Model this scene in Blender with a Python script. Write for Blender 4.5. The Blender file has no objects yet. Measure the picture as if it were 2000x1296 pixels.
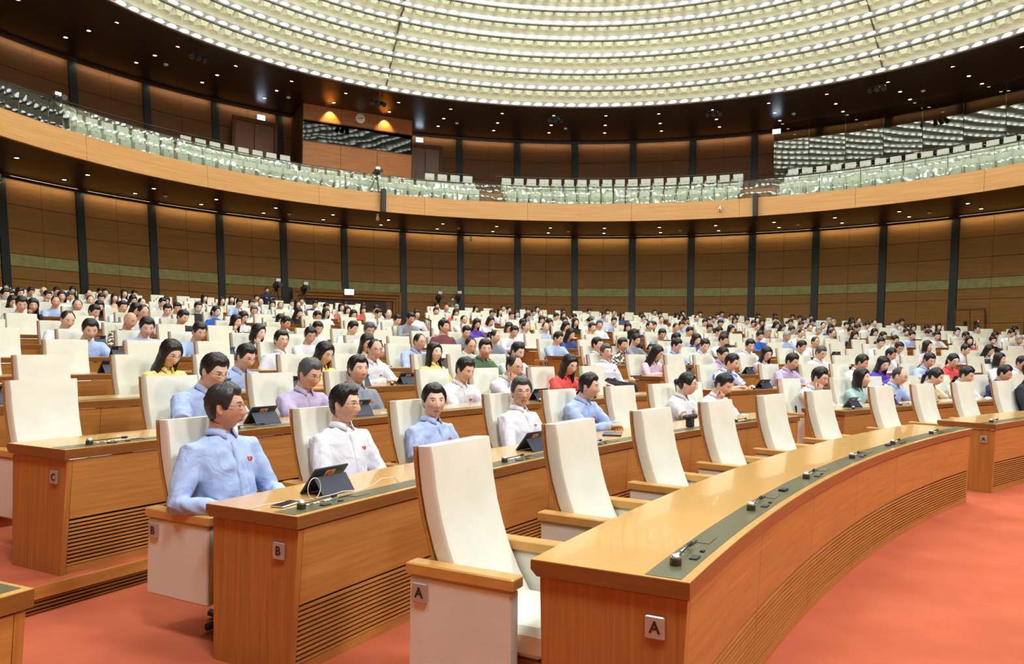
import bpy, math, random
import numpy as np
from mathutils import Vector, Matrix, Euler

random.seed(7)
scene = bpy.context.scene
col = scene.collection

# ------------------------------------------------------------------ camera
CAM_H = 1.55
F_PX = 1550.2
PITCH, ROLL = 0.0183, -0.0103
cd = bpy.data.cameras.new('camera')
cam = bpy.data.objects.new('camera', cd)
col.objects.link(cam)
cd.sensor_width = 36.0
cd.sensor_fit = 'HORIZONTAL'
cd.lens = 36.0 * F_PX / 2000.0
cd.clip_start, cd.clip_end = 0.05, 300
X0 = Vector((1, 0, 0)); Y0 = Vector((0, -math.sin(PITCH), math.cos(PITCH))); FW = Vector((0, math.cos(PITCH), math.sin(PITCH)))
CX = math.cos(ROLL) * X0 - math.sin(ROLL) * Y0
CY = math.sin(ROLL) * X0 + math.cos(ROLL) * Y0
m = Matrix.Identity(4)
for i in range(3):
    m[i][0], m[i][1], m[i][2] = CX[i], CY[i], -FW[i]
m[2][3] = CAM_H
cam.matrix_world = m
scene.camera = cam

# ------------------------------------------------------------------ world, lights, exposure
world = bpy.data.worlds.new('world'); scene.world = world
world.use_nodes = True
world.node_tree.nodes['Background'].inputs[0].default_value = (0.9, 0.95, 1.0, 1)
world.node_tree.nodes['Background'].inputs[1].default_value = 0.05
scene.view_settings.view_transform = 'Standard'
scene.view_settings.look = 'None'
scene.view_settings.gamma = 1.0
scene.view_settings.use_curve_mapping = False
scene.view_settings.exposure = 0.48
scene.cycles.use_denoising = True
scene.cycles.use_adaptive_sampling = True
scene.cycles.adaptive_threshold = 0.05
scene.cycles.max_bounces = 6
scene.cycles.diffuse_bounces = 3
scene.cycles.glossy_bounces = 3
scene.cycles.transmission_bounces = 4
scene.cycles.transparent_max_bounces = 10
scene.cycles.caustics_reflective = False
scene.cycles.caustics_refractive = False
scene.cycles.sample_clamp_indirect = 6.0

WC = (2.85, 21.10)          # axis of the round hall
C0 = (19.586, -7.372)       # centre the desk rows curve around
RA = 21.48                  # radius of the front desk row

def area_light(name, loc, target, size, power, color=(1, 1, 1), shape='DISK'):
    ld = bpy.data.lights.new(name, 'AREA'); ld.shape = shape; ld.size = size; ld.energy = power; ld.color = color
    o = bpy.data.objects.new(name, ld); col.objects.link(o)
    o.location = loc
    d = Vector(target) - Vector(loc)
    o.rotation_euler = d.to_track_quat('-Z', 'Y').to_euler()
    o['kind'] = 'helper'
    return o
# added fill lights, out of frame, that brighten the foreground (the dome's own lamps are built with the dome)
FILL_LAMPS = [(-5.0, 1.2, -1.5, 7), (2.0, -1.6, 1.0, 8), (9.5, 0.2, 2.0, 8), (16.0, 5.0, 5.0, 14)]
for (sx, sy, tx, ty), pw in zip(FILL_LAMPS, (330, 680, 850, 850)):
    area_light('fill_light', (sx, sy, 12.6), (tx, ty, 1.0), 2.4, pw, (0.96, 0.98, 1.0))
# ------------------------------------------------------------------ helpers
MATS = {}
def nt(mat):
    mat.use_nodes = True
    return mat.node_tree, mat.node_tree.nodes, mat.node_tree.links
def pmat(name, color, rough=0.5, metal=0.0, spec=0.5, coat=0.0, emit=None, estr=0.0, sample=True):
    if name in MATS: return MATS[name]
    m = bpy.data.materials.new(name); t, n, l = nt(m)
    b = n['Principled BSDF']
    b.inputs['Base Color'].default_value = (*color, 1)
    b.inputs['Roughness'].default_value = rough
    b.inputs['Metallic'].default_value = metal
    b.inputs['Specular IOR Level'].default_value = spec
    b.inputs['Coat Weight'].default_value = coat
    if emit:
        b.inputs['Emission Color'].default_value = (*emit, 1)
        b.inputs['Emission Strength'].default_value = estr
        if not sample: m.cycles.emission_sampling = 'NONE'
    MATS[name] = m
    return m
def noisy(name, c1, c2, scale, rough=0.6, detail=4.0, bump=0.0, bscale=None, spec=0.4, coat=0.0, distort=0.0, lo=0.3, hi=0.7):
    """two tone procedural surface, scale is a 3-vector in world space"""
    m = pmat(name, c1, rough, spec=spec, coat=coat); t, n, l = nt(m); b = n['Principled BSDF']
    g = n.new('ShaderNodeNewGeometry'); mp = n.new('ShaderNodeMapping'); mp.inputs['Scale'].default_value = scale
    ns = n.new('ShaderNodeTexNoise'); ns.inputs['Scale'].default_value = 1.0; ns.inputs['Detail'].default_value = detail
    ns.inputs['Distortion'].default_value = distort
    cr = n.new('ShaderNodeValToRGB'); cr.color_ramp.elements[0].position = lo; cr.color_ramp.elements[1].position = hi
    cr.color_ramp.elements[0].color = (*c1, 1); cr.color_ramp.elements[1].color = (*c2, 1)
    l.new(g.outputs['Position'], mp.inputs['Vector']); l.new(mp.outputs[0], ns.inputs['Vector'])
    l.new(ns.outputs['Fac'], cr.inputs[0]); l.new(cr.outputs[0], b.inputs['Base Color'])
    if bump:
        bn = n.new('ShaderNodeBump'); bn.inputs['Strength'].default_value = bump; bn.inputs['Distance'].default_value = 0.01
        n2 = ns
        if bscale:
            n2 = n.new('ShaderNodeTexNoise'); n2.inputs['Scale'].default_value = bscale; n2.inputs['Detail'].default_value = 3
            l.new(g.outputs['Position'], n2.inputs['Vector'])
        l.new(n2.outputs['Fac'], bn.inputs['Height']); l.new(bn.outputs[0], b.inputs['Normal'])
    return m
def objcol(name, rough=0.7, spec=0.3, bump=0.0, bscale=60.0, bdist=0.004, sheen=0.0, pattern=None, vary=0.12, stretch=(1, 1, 1)):
    """material that takes the colour set on each object"""
    m = pmat(name, (1, 1, 1), rough, spec=spec); t, n, l = nt(m); b = n['Principled BSDF']
    oi = n.new('ShaderNodeObjectInfo'); tc = n.new('ShaderNodeTexCoord')
    mp = n.new('ShaderNodeMapping'); mp.inputs['Scale'].default_value = stretch; l.new(tc.outputs['Object'], mp.inputs['Vector'])
    ns = n.new('ShaderNodeTexNoise'); ns.inputs['Scale'].default_value = bscale; ns.inputs['Detail'].default_value = 3
    l.new(mp.outputs[0], ns.inputs['Vector'])
    mx = n.new('ShaderNodeMix'); mx.data_type = 'RGBA'; mx.blend_type = 'MULTIPLY'; mx.inputs['Factor'].default_value = vary
    l.new(oi.outputs['Color'], mx.inputs['A']); l.new(ns.outputs['Fac'], mx.inputs['B'])
    out = mx.outputs['Result']
    if pattern:
        vo = n.new('ShaderNodeTexNoise'); vo.inputs['Scale'].default_value = pattern[0]; vo.inputs['Detail'].default_value = 1.0
        l.new(tc.outputs['Object'], vo.inputs['Vector'])
        cr = n.new('ShaderNodeValToRGB'); cr.color_ramp.interpolation = 'CONSTANT'
        cr.color_ramp.elements[0].position = 0.0; cr.color_ramp.elements[0].color = (0, 0, 0, 1)
        cr.color_ramp.elements[1].position = 0.52; cr.color_ramp.elements[1].color = (1, 1, 1, 1)
        l.new(vo.outputs['Fac'], cr.inputs[0])
        m2 = n.new('ShaderNodeMix'); m2.data_type = 'RGBA'; m2.inputs['B'].default_value = (*pattern[1], 1)
        l.new(cr.outputs[0], m2.inputs['Factor']); l.new(out, m2.inputs['A']); out = m2.outputs['Result']
    l.new(out, b.inputs['Base Color'])
    if bump:
        bn = n.new('ShaderNodeBump'); bn.inputs['Strength'].default_value = bump; bn.inputs['Distance'].default_value = bdist; ns.inputs['Distortion'].default_value = 0.8 if bdist > 0.005 else 0.0
        l.new(ns.outputs['Fac'], bn.inputs['Height']); l.new(bn.outputs[0], b.inputs['Normal'])
    return m
def glassmat(name, tint=(0.75, 0.82, 0.78), gloss=0.25, wav=0.0, wscale=3.0, fres=1.45, dark=0.0, rough=0.02, pos_scale=(1, 1, 1)):
    m = bpy.data.materials.new(name); t, n, l = nt(m); n.remove(n['Principled BSDF'])
    out = n['Material Output']; tr = n.new('ShaderNodeBsdfTransparent'); gl = n.new('ShaderNodeBsdfGlossy')
    tr.inputs[0].default_value = (*tint, 1); gl.inputs['Roughness'].default_value = rough
    gl.inputs[0].default_value = (0.95, 0.97, 0.96, 1)
    fr = n.new('ShaderNodeFresnel'); fr.inputs[0].default_value = fres
    ad = n.new('ShaderNodeMath'); ad.operation = 'ADD'; ad.use_clamp = True; ad.inputs[1].default_value = gloss
    l.new(fr.outputs[0], ad.inputs[0])
    mx = n.new('ShaderNodeMixShader'); l.new(ad.outputs[0], mx.inputs[0]); l.new(tr.outputs[0], mx.inputs[1]); l.new(gl.outputs[0], mx.inputs[2])
    if wav:
        g = n.new('ShaderNodeNewGeometry'); mp = n.new('ShaderNodeMapping'); mp.inputs['Scale'].default_value = pos_scale
        ns = n.new('ShaderNodeTexNoise'); ns.inputs['Scale'].default_value = wscale; ns.inputs['Detail'].default_value = 1.0
        bn = n.new('ShaderNodeBump'); bn.inputs['Strength'].default_value = 1.0; bn.inputs['Distance'].default_value = wav
        l.new(g.outputs['Position'], mp.inputs['Vector']); l.new(mp.outputs[0], ns.inputs['Vector']); l.new(ns.outputs['Fac'], bn.inputs['Height'])
        l.new(bn.outputs[0], gl.inputs['Normal'])
    l.new(mx.outputs[0], out.inputs['Surface'])
    MATS[name] = m
    return m

def addgeo(A, B):
    """join two (verts, faces) pairs"""
    o = len(A[0])
    return A[0] + B[0], A[1] + [tuple(i + o for i in f) for f in B[1]]
def joing(lst):
    V, F = [], []
    for v, f in lst:
        o = len(V); V.extend(v); F.extend(tuple(i + o for i in q) for q in f)
    return V, F
def box(x0, x1, y0, y1, z0, z1):
    V = [(x, y, z) for z in (z0, z1) for y in (y0, y1) for x in (x0, x1)]
    return V, [(0, 2, 3, 1), (4, 5, 7, 6), (0, 1, 5, 4), (2, 6, 7, 3), (0, 4, 6, 2), (1, 3, 7, 5)]
def rbox(x0, x1, y0, y1, z0, z1, b):
    """box with chamfered edges"""
    V = []; 
    lv = ((z0, b), (z0 + b, 0), (z1 - b, 0), (z1, b))
    for z, i in lv:
        a0, a1, c0, c1 = x0 + i, x1 - i, y0 + i, y1 - i
        k = b * (0.55 if i == 0 else 0.9)
        V += [(a0 + k, c0, z), (a1 - k, c0, z), (a1, c0 + k, z), (a1, c1 - k, z), (a1 - k, c1, z), (a0 + k, c1, z), (a0, c1 - k, z), (a0, c0 + k, z)]
    F = []
    for s in range(3):
        for i in range(8):
            j = (i + 1) % 8
            F.append((s * 8 + i, s * 8 + j, s * 8 + 8 + j, s * 8 + 8 + i))
    F.append(tuple(range(7, -1, -1))); F.append(tuple(range(24, 32)))
    return V, F
def tube(pts, rad, n=8, cap=True, side=None):
    """tube through points; rad: number or (a,b) per point; side fixes the a-axis"""
    pts = [Vector(p) for p in pts]; V = []; F = []
    N = len(pts); ref = None
    for i, p in enumerate(pts):
        d = (pts[min(i + 1, N - 1)] - pts[max(i - 1, 0)]).normalized()
        if side is not None: a = Vector(side)
        elif ref is None: a = Vector((0, 0, 1)) if abs(d.z) < 0.9 else Vector((1, 0, 0))
        else: a = ref
        a = (a - d * a.dot(d))
        if a.length < 1e-5: a = d.orthogonal()
        a.normalize(); ref = a
        b = d.cross(a)
        r = rad[i] if isinstance(rad, (list, tuple)) else rad
        ra, rb = r if isinstance(r, (list, tuple)) else (r, r)
        for k in range(n):
            t = 2 * math.pi * k / n
            V.append(tuple(p + a * (ra * math.cos(t)) + b * (rb * math.sin(t))))
    for i in range(N - 1):
        for k in range(n):
            j = (k + 1) % n
            F.append((i * n + k, i * n + j, (i + 1) * n + j, (i + 1) * n + k))
    if cap:
        F.append(tuple(range(n - 1, -1, -1))); F.append(tuple((N - 1) * n + k for k in range(n)))
    return V, F
def lathe(prof, n=16, cx=0, cy=0):
    """profile [(r,z)] turned around z"""
    V = []; F = []
    for r, z in prof:
        for k in range(n):
            t = 2 * math.pi * k / n
            V.append((cx + r * math.cos(t), cy + r * math.sin(t), z))
    for i in range(len(prof) - 1):
        for k in range(n):
            j = (k + 1) % n
            F.append((i * n + k, i * n + j, (i + 1) * n + j, (i + 1) * n + k))
    F.append(tuple(range(n - 1, -1, -1))); F.append(tuple((len(prof) - 1) * n + k for k in range(n)))
    return V, F
def ellipsoid(c, r, nu=12, nv=8):
    V = []; F = []
    for j in range(nv + 1):
        ph = math.pi * j / nv
        for i in range(nu):
            t = 2 * math.pi * i / nu
            V.append((c[0] + r[0] * math.sin(ph) * math.cos(t), c[1] + r[1] * math.sin(ph) * math.sin(t), c[2] + r[2] * math.cos(ph)))
    for j in range(nv):
        for i in range(nu):
            k = (i + 1) % nu
            F.append((j * nu + i, (j + 1) * nu + i, (j + 1) * nu + k, j * nu + k))
    return V, F
def mesh(name, geo, smooth=False, mat=None):
    me = bpy.data.meshes.new(name)
    me.from_pydata([tuple(v) for v in geo[0]], [], geo[1])
    if smooth: me.polygons.foreach_set('use_smooth', [True] * len(me.polygons))
    if mat: me.materials.append(mat)
    me.update()
    if smooth == 'sharp': me.set_sharp_from_angle(angle=math.radians(38))
    return me
def link(name, me, parent=None, loc=None, rotz=0.0, mat=None):
    o = bpy.data.objects.new(name, me); col.objects.link(o)
    if parent is not None: o.parent = parent
    if loc is not None: o.location = loc
    if rotz: o.rotation_euler = (0, 0, rotz)
    if mat is not None:
        if len(me.materials) == 0: me.materials.append(mat)
        elif me.materials[0] != mat:
            o.material_slots[0].link = 'OBJECT'; o.material_slots[0].material = mat
    return o
def tag(o, label=None, cat=None, group=None, kind=None):
    if label: o['label'] = label
    if cat: o['category'] = cat
    if group: o['group'] = group
    if kind: o['kind'] = kind
    return o
def thing(name, label, cat, loc=(0, 0, 0), rotz=0.0, group=None, kind=None):
    o = bpy.data.objects.new(name, None); o.empty_display_size = 0.1; col.objects.link(o)
    o.location = loc; o.rotation_euler = (0, 0, rotz)
    return tag(o, label, cat, group, kind)
_O = 'first second third fourth fifth sixth seventh eighth ninth tenth eleventh twelfth thirteenth fourteenth fifteenth sixteenth seventeenth eighteenth nineteenth twentieth'.split()
def ordn(n):
    if n <= 20: return _O[n - 1]
    return str(n) + ('th' if 10 <= n % 100 <= 20 else {1: 'st', 2: 'nd', 3: 'rd'}.get(n % 10, 'th'))

# positions: desk rows (polar around C0) and hall (polar around WC, degrees from +Y)
def rowp(r, a, z=0.0):
    a = math.radians(a); return (C0[0] - r * math.cos(a), C0[1] + r * math.sin(a), z)
def hallp(R, th, z=0.0):
    t = math.radians(th); return (WC[0] + R * math.sin(t), WC[1] + R * math.cos(t), z)
def face_rot(a):
    """rotation that turns local +Y to face the row centre at row angle a"""
    d = (math.cos(math.radians(a)), -math.sin(math.radians(a)))
    return math.atan2(d[1], d[0]) - math.pi / 2
def arcprism(fn, prof, a0, a1, n, closed=True, off=(0, 0, 0)):
    """sweep a polygon profile [(r,z)] along an arc; fn(r,a,z)->xyz"""
    V = []; F = []; m_ = len(prof)
    for i in range(n + 1):
        a = a0 + (a1 - a0) * i / n
        for r, z in prof:
            p = fn(r, a, z); V.append((p[0] - off[0], p[1] - off[1], p[2] - off[2]))
    for i in range(n):
        for k in range(m_ if closed else m_ - 1):
            j = (k + 1) % m_
            F.append((i * m_ + k, (i + 1) * m_ + k, (i + 1) * m_ + j, i * m_ + j))
    if closed:
        F.append(tuple(range(m_ - 1, -1, -1))); F.append(tuple(n * m_ + k for k in range(m_)))
    return V, F
def text_mesh(ch, size):
    """one raised letter as a mesh"""
    cu = bpy.data.curves.new('letter_' + ch, 'FONT'); cu.body = ch; cu.size = size; cu.align_x = 'CENTER'; cu.align_y = 'CENTER'; cu.extrude = 0.001; cu.offset = 0.001
    ts = bpy.data.scenes.new('lettering'); o = bpy.data.objects.new('letter', cu); ts.collection.objects.link(o)
    vl = ts.view_layers[0]; vl.update(); me = bpy.data.meshes.new_from_object(o.evaluated_get(vl.depsgraph))
    bpy.data.objects.remove(o); bpy.data.scenes.remove(ts)
    me.materials.clear(); me.materials.append(black); me.name = 'letter_' + ch
    return me
def fix_normals(me):
    import bmesh
    bm = bmesh.new(); bm.from_mesh(me); bmesh.ops.recalc_face_normals(bm, faces=bm.faces); bm.to_mesh(me); bm.free(); return me

# ------------------------------------------------------------------ materials
wood = noisy('honey_wood', (0.40, 0.165, 0.034), (0.53, 0.235, 0.055), (2.2, 2.2, 55), rough=0.38, detail=5, spec=0.4, coat=0.15, lo=0.3, hi=0.72)
wood_v = noisy('honey_wood_upright', (0.36, 0.14, 0.027), (0.49, 0.205, 0.045), (50, 50, 2.0), rough=0.4, detail=5, spec=0.4, coat=0.15)
wood_top = noisy('desk_top_wood', (0.61, 0.345, 0.098), (0.65, 0.375, 0.112), (45, 45, 45), rough=0.24, detail=4, spec=0.5, coat=0.4)
wood_edge = noisy('desk_edge_wood', (0.205, 0.070, 0.013), (0.27, 0.097, 0.019), (2.5, 2.5, 70), rough=0.35, detail=5, spec=0.4, coat=0.2)
wood_arm = noisy('armrest_wood', (0.56, 0.29, 0.07), (0.64, 0.35, 0.10), (12, 12, 30), rough=0.32, detail=4, spec=0.4, coat=0.2)
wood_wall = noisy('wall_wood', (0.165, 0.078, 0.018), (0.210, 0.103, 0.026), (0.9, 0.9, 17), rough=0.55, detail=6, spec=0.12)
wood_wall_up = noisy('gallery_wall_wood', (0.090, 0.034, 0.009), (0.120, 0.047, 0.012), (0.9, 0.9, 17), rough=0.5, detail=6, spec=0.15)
fascia_wood = noisy('fascia_wood', (0.52, 0.255, 0.085), (0.62, 0.33, 0.12), (0.6, 0.6, 16), rough=0.45, detail=6, spec=0.3)
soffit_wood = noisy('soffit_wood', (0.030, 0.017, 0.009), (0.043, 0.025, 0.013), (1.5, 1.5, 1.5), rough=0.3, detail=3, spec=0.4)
joint_dark = pmat('joint_dark', (0.035, 0.018, 0.010), 0.7)
column_mat = pmat('column_dark', (0.010, 0.013, 0.011), 0.45, spec=0.25)
band_mat = noisy('brass_band', (0.165, 0.155, 0.058), (0.235, 0.220, 0.088), (4, 4, 4), rough=0.6, detail=6, spec=0.15, bump=0.3, bscale=30)
carpet = noisy('red_carpet', (0.50, 0.115, 0.055), (0.63, 0.158, 0.078), (1.6, 1.6, 1.6), rough=0.95, detail=8, bump=0.6, bscale=420, spec=0.1)
leather = noisy('cream_leather', (0.74, 0.745, 0.63), (0.80, 0.805, 0.69), (6, 6, 6), rough=0.55, detail=4, bump=0.08, bscale=260, spec=0.3)
leather_side = noisy('side_leather', (0.72, 0.70, 0.60), (0.79, 0.77, 0.67), (4, 4, 4), rough=0.6, detail=4, bump=0.08, bscale=260, spec=0.3)
seat_white = noisy('seat_leather', (0.80, 0.79, 0.70), (0.86, 0.85, 0.77), (6, 6, 6), rough=0.6, detail=4, bump=0.2, bscale=200, spec=0.3)
gal_cream = pmat('gallery_cream', (0.78, 0.79, 0.68), 0.5)
gal_shell = pmat('gallery_shell', (0.68, 0.71, 0.58), 0.5)
olive = noisy('olive_inlay', (0.110, 0.105, 0.053), (0.118, 0.113, 0.058), (30, 30, 30), rough=0.28, spec=0.5)
silver = pmat('silver', (0.75, 0.75, 0.76), 0.28, metal=0.9)
bronze = pmat('dark_bronze', (0.075, 0.068, 0.045), 0.35, metal=0.5)
black = pmat('black_plastic', (0.016, 0.016, 0.018), 0.4)
dark_metal = pmat('dark_metal', (0.03, 0.03, 0.032), 0.35, metal=0.6)
white_plastic = pmat('white_plastic', (0.78, 0.78, 0.76), 0.4)
paper = pmat('paper', (0.85, 0.86, 0.9), 0.7)
plate_mat = pmat('plate_steel', (0.50, 0.48, 0.46), 0.4, metal=0.6)
navy = pmat('tablet_case', (0.022, 0.028, 0.055), 0.5)
blue_case = pmat('blue_tablet_case', (0.10, 0.18, 0.45), 0.5)
screen_mat = pmat('screen_glass', (0.02, 0.022, 0.03), 0.12)
sticker_mat = pmat('emblem_sticker', (0.82, 0.52, 0.20), 0.5)
emblem_red = pmat('emblem_red', (0.72, 0.05, 0.03), 0.5)
emblem_gold = pmat('emblem_gold', (0.85, 0.60, 0.08), 0.4)
lamp_mat = pmat('ceiling_lamp_glow', (1, 1, 1), 0.5, emit=(0.98, 1.0, 0.94), estr=4.0, sample=False)
crown_mat = pmat('crown_lamp_glow', (1, 1, 1), 0.5, emit=(0.92, 0.98, 1.0), estr=11.5)
down_mat = pmat('downlight_glow', (1, 1, 1), 0.5, emit=(1.0, 0.96, 0.85), estr=6.0, sample=False)
cove_mat = pmat('cove_glow', (1, 1, 1), 0.5, emit=(1.0, 0.86, 0.60), estr=20.0)
exit_mat = pmat('exit_glow', (0.8, 0.9, 1), 0.5, emit=(0.62, 0.80, 1.0), estr=4.5)
panel_cream = noisy('ceiling_cream', (0.70, 0.745, 0.55), (0.77, 0.81, 0.63), (1.3, 1.3, 1.3), rough=0.6, detail=3, spec=0.2)
trim_dark = pmat('ceiling_trim', (0.10, 0.095, 0.06), 0.5)
lamp_back = pmat('lamp_reflector', (0.42, 0.42, 0.42), 0.3, metal=0.6)
rail_mat = pmat('rail_bronze', (0.045, 0.035, 0.028), 0.35, metal=0.6)
gal_glass = glassmat('balustrade_glass', tint=(0.86, 0.90, 0.87), gloss=0.06, wav=0.005, wscale=1.0, pos_scale=(0.9, 0.9, 1.3))
mirror_glass = glassmat('partition_glass', tint=(0.50, 0.50, 0.46), gloss=0.02, wav=0.0012, wscale=1.0, pos_scale=(0.5, 0.5, 0.8))
booth_glass = glassmat('booth_window', tint=(0.015, 0.022, 0.035), gloss=-0.01, wav=0.006, wscale=1.0, pos_scale=(0.6, 0.6, 1.0))
# ------------------------------------------------------------------ the setting
RK = [RA, RA + 1.85] + [RA + 3.83 + 1.7 * i for i in range(0, 16)]
TK = [0.0, 0.0] + [0.15 * i for i in range(1, 17)]
SLOPE = 0.123
def RW(z): return 23.5 + SLOPE * (z - 7.69)

# floor and tiers
fl = mesh('floor', ([(-30, -25, 0), (60, -25, 0), (60, 60, 0), (-30, 60, 0)], [(0, 1, 2, 3)]), mat=carpet)
tag(link('floor', fl), 'orange red carpet of the hall floor', None, kind='structure')
for k in range(2, 18):
    r0 = RK[k] - 0.03; r1 = (RK[k + 1] - 0.03) if k < 17 else RK[k] + 14
    z = TK[k]; zb = TK[k - 1] - 0.02
    g = arcprism(rowp, [(r0, zb), (r1, zb), (r1, z), (r0, z)], 2, 122, 100)
    o = link('floor', fix_normals(mesh('tier', g, mat=carpet)))
    tag(o, 'carpeted tier under the %s desk row' % ordn(k + 1), None, kind='structure')
    zt = TK[k - 1]
    g = arcprism(rowp, [(r0 - 0.025, zt + 0.085), (r0, zt + 0.085), (r0, z + 0.004), (r0 - 0.025, z + 0.004)], 22 if k == 2 else 2, 110, 90)
    link('nosing', fix_normals(mesh('nosing', g, mat=wood)), o)
    if k == 2:
        for s in range(4):
            zz = zt + 0.006 + s * 0.021
            g = arcprism(rowp, [(r0 - 0.018, zz), (r0 - 0.003, zz), (r0 - 0.003, zz + 0.011), (r0 - 0.018, zz + 0.011)], 22, 48, 30)
            link('slat', fix_normals(mesh('riser_slat', g, mat=wood_edge)), o)
        g = arcprism(rowp, [(r0 - 0.004, zt), (r0 - 0.002, zt), (r0 - 0.002, zt + 0.086), (r0 - 0.004, zt + 0.086)], 22, 48, 30)
        link('vent_back', fix_normals(mesh('vent_back', g, mat=joint_dark)), o)

# walls -----------------------------------------------------------------
COL0, COLD = math.degrees(-1.2083), math.degrees(0.1372)
def colth(i): return COL0 + i * COLD
def hall_ref(R, th, z): t = math.radians(th); return (R * math.sin(t), R * math.cos(t), z)
BAYS = range(-2, 18)
def build_wall(name, label, zs, matw, band, ztop, zbase, wmat, skip):
    back = arcprism(hall_ref, [(RW(zbase) + 0.09, zbase), (RW(ztop) + 0.09, ztop)], 0, 360, 92, closed=False)
    wobj = link(name, mesh(name, back, mat=joint_dark), loc=(WC[0], WC[1], 0)); tag(wobj, label, None, kind='structure')
    half = 0.17
    for row, (z0, z1) in enumerate(zs):
        isb = (row == band)
        R = RW(z0); gap = math.degrees(0.012 / R); hw = math.degrees(half / R)
        for h in range(2):
            a0 = -COLD / 2 + hw + gap if h == 0 else gap * 0.5
            a1 = -gap * 0.5 if h == 0 else COLD / 2 - hw - gap
            e = 0.010
            q = []
            for dr in (0.0, 0.05):
                for a, z in ((a0, z0 + e), (a1, z0 + e), (a1, z1 - e), (a0, z1 - e)):
                    q.append(hall_ref(RW(z) + dr, a, z))
            me = mesh('wall_panel', (q, [(3, 2, 1, 0), (4, 5, 6, 7), (0, 1, 5, 4), (1, 2, 6, 5), (2, 3, 7, 6), (3, 0, 4, 7)]), mat=band_mat if isb else matw)
            for b in BAYS:
                if (b, row) in skip: continue
                link('panel', me, wobj, rotz=-math.radians(colth(b) + COLD / 2))
    # dark columns
    cz = [(zbase, ztop)]
    q = []
    for z in (zbase, ztop):
        for dr, s in ((-0.05, -1), (-0.05, 1), (0.06, 1), (0.06, -1)):
            t = math.degrees(half / RW(z)) * s; q.append(hall_ref(RW(z) + dr, t, z))
    cme = fix_normals(mesh('wall_column', (q, [(0, 1, 2, 3), (4, 5, 6, 7), (0, 1, 5, 4), (1, 2, 6, 5), (2, 3, 7, 6), (3, 0, 4, 7)]), mat=column_mat))
    for b in range(BAYS[0], BAYS[-1] + 2):
        if (b, 'col') in skip: continue
        link('column', cme, wobj, rotz=-math.radians(colth(b)))
    # concealed cove lamps washing the wall head
    g = arcprism(hall_ref, [(RW(ztop) - 0.29, ztop - 0.050), (RW(ztop) - 0.25, ztop - 0.015)], -COLD / 2 + 0.55, COLD / 2 - 0.55, 4, closed=False)
    lme = mesh('cove_lamp', g, mat=cove_mat)
    g2 = arcprism(hall_ref, [(RW(ztop) - 0.35, ztop + 0.02), (RW(ztop) - 0.34, ztop + 0.02), (RW(ztop) - 0.34, ztop - 0.085), (RW(ztop) - 0.35, ztop - 0.085)], -COLD / 2, COLD / 2, 4)
    sme = fix_normals(mesh('cove_shield', g2, mat=soffit_wood))
    for b in BAYS:
        link('cove_lamp', lme, wobj, rotz=-math.radians(colth(b) + COLD / 2))
        link('cove_shield', sme, wobj, rotz=-math.radians(colth(b) + COLD / 2))
    # the rest of the ring, behind the photographer
    a0, a1 = colth(BAYS[-1] + 1) + 0.4, colth(BAYS[0]) + 360 - 0.4
    g = arcprism(hall_ref, [(RW(zbase), zbase), (RW(ztop), ztop)], a0, a1, 60, closed=False)
    o = link('panelling', mesh('panelling', g, mat=matw), wobj); o['kind'] = 'stuff'
    return wobj
low_rows = [(0.0, 1.75), (1.75, 2.80), (2.80, 3.89), (3.89, 4.37), (4.37, 4.84), (4.84, 5.78), (5.78, 6.70), (6.70, 7.66)]
skip = set()
for b in (4, 5):
    for r in range(4): skip.add((b, r))
skip.add((5, 'col'))
wall_low = build_wall('wall_lower', 'brown wood panelled lower wall with dark columns and green gold band', low_rows[1:], wood_wall, 3, 7.69, 0.0, wood_wall,
                      {(b, r - 1) for (b, r) in skip if isinstance(r, int)} | {(5, 'col')})
up_rows = [(8.3, 10.9), (10.9, 12.05), (12.05, 13.17)]
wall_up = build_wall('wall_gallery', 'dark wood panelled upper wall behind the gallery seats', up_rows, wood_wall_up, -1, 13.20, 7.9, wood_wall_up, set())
# column stub over the door
q = []
for z in (4.34, 7.69):
    for dr, s in ((-0.05, -1), (-0.05, 1), (0.06, 1), (0.06, -1)):
        q.append(hall_ref(RW(z) + dr, math.degrees(0.17 / RW(z)) * s, z))
link('column', fix_normals(mesh('column_stub', (q, [(0, 1, 2, 3), (4, 5, 6, 7), (0, 1, 5, 4), (1, 2, 6, 5), (2, 3, 7, 6), (3, 0, 4, 7)]), mat=column_mat)), wall_low, rotz=-math.radians(colth(5)))

# wide doorway at the back
door_wood = noisy('door_wood', (0.115, 0.038, 0.011), (0.16, 0.055, 0.015), (30, 30, 1.2), rough=0.4, detail=5, spec=0.35)
def chord(name, parent, R, a0, a1, z0, z1, th, mat_, off):
    p, q_ = Vector(hallp(R, a0)), Vector(hallp(R, a1)); d = (q_ - p).normalized(); nrm = Vector((d.y, -d.x, 0))
    if nrm.dot(Vector((WC[0], WC[1], 0)) - p) < 0: nrm = -nrm
    V = []
    for z in (z0, z1):
        for pt, k in ((p, 0), (q_, 0), (q_, 1), (p, 1)):
            v = pt + nrm * (th * k); V.append((v.x - off[0], v.y - off[1], z - off[2]))
    me = fix_normals(mesh(name, (V, [(0, 1, 2, 3), (4, 5, 6, 7), (0, 1, 5, 4), (1, 2, 6, 5), (2, 3, 7, 6), (3, 0, 4, 7)]), mat=mat_))
    return link(name, me, parent)
dl = hallp(22.9, -29.9, 1.9)
d1 = thing('door_1', 'wide dark wooden doorway with stepped frame below the green band', None, dl, kind='structure')
chord('door_back', d1, 23.0, -36.9, -22.9, 1.2, 4.32, 0.03, joint_dark, dl)
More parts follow.
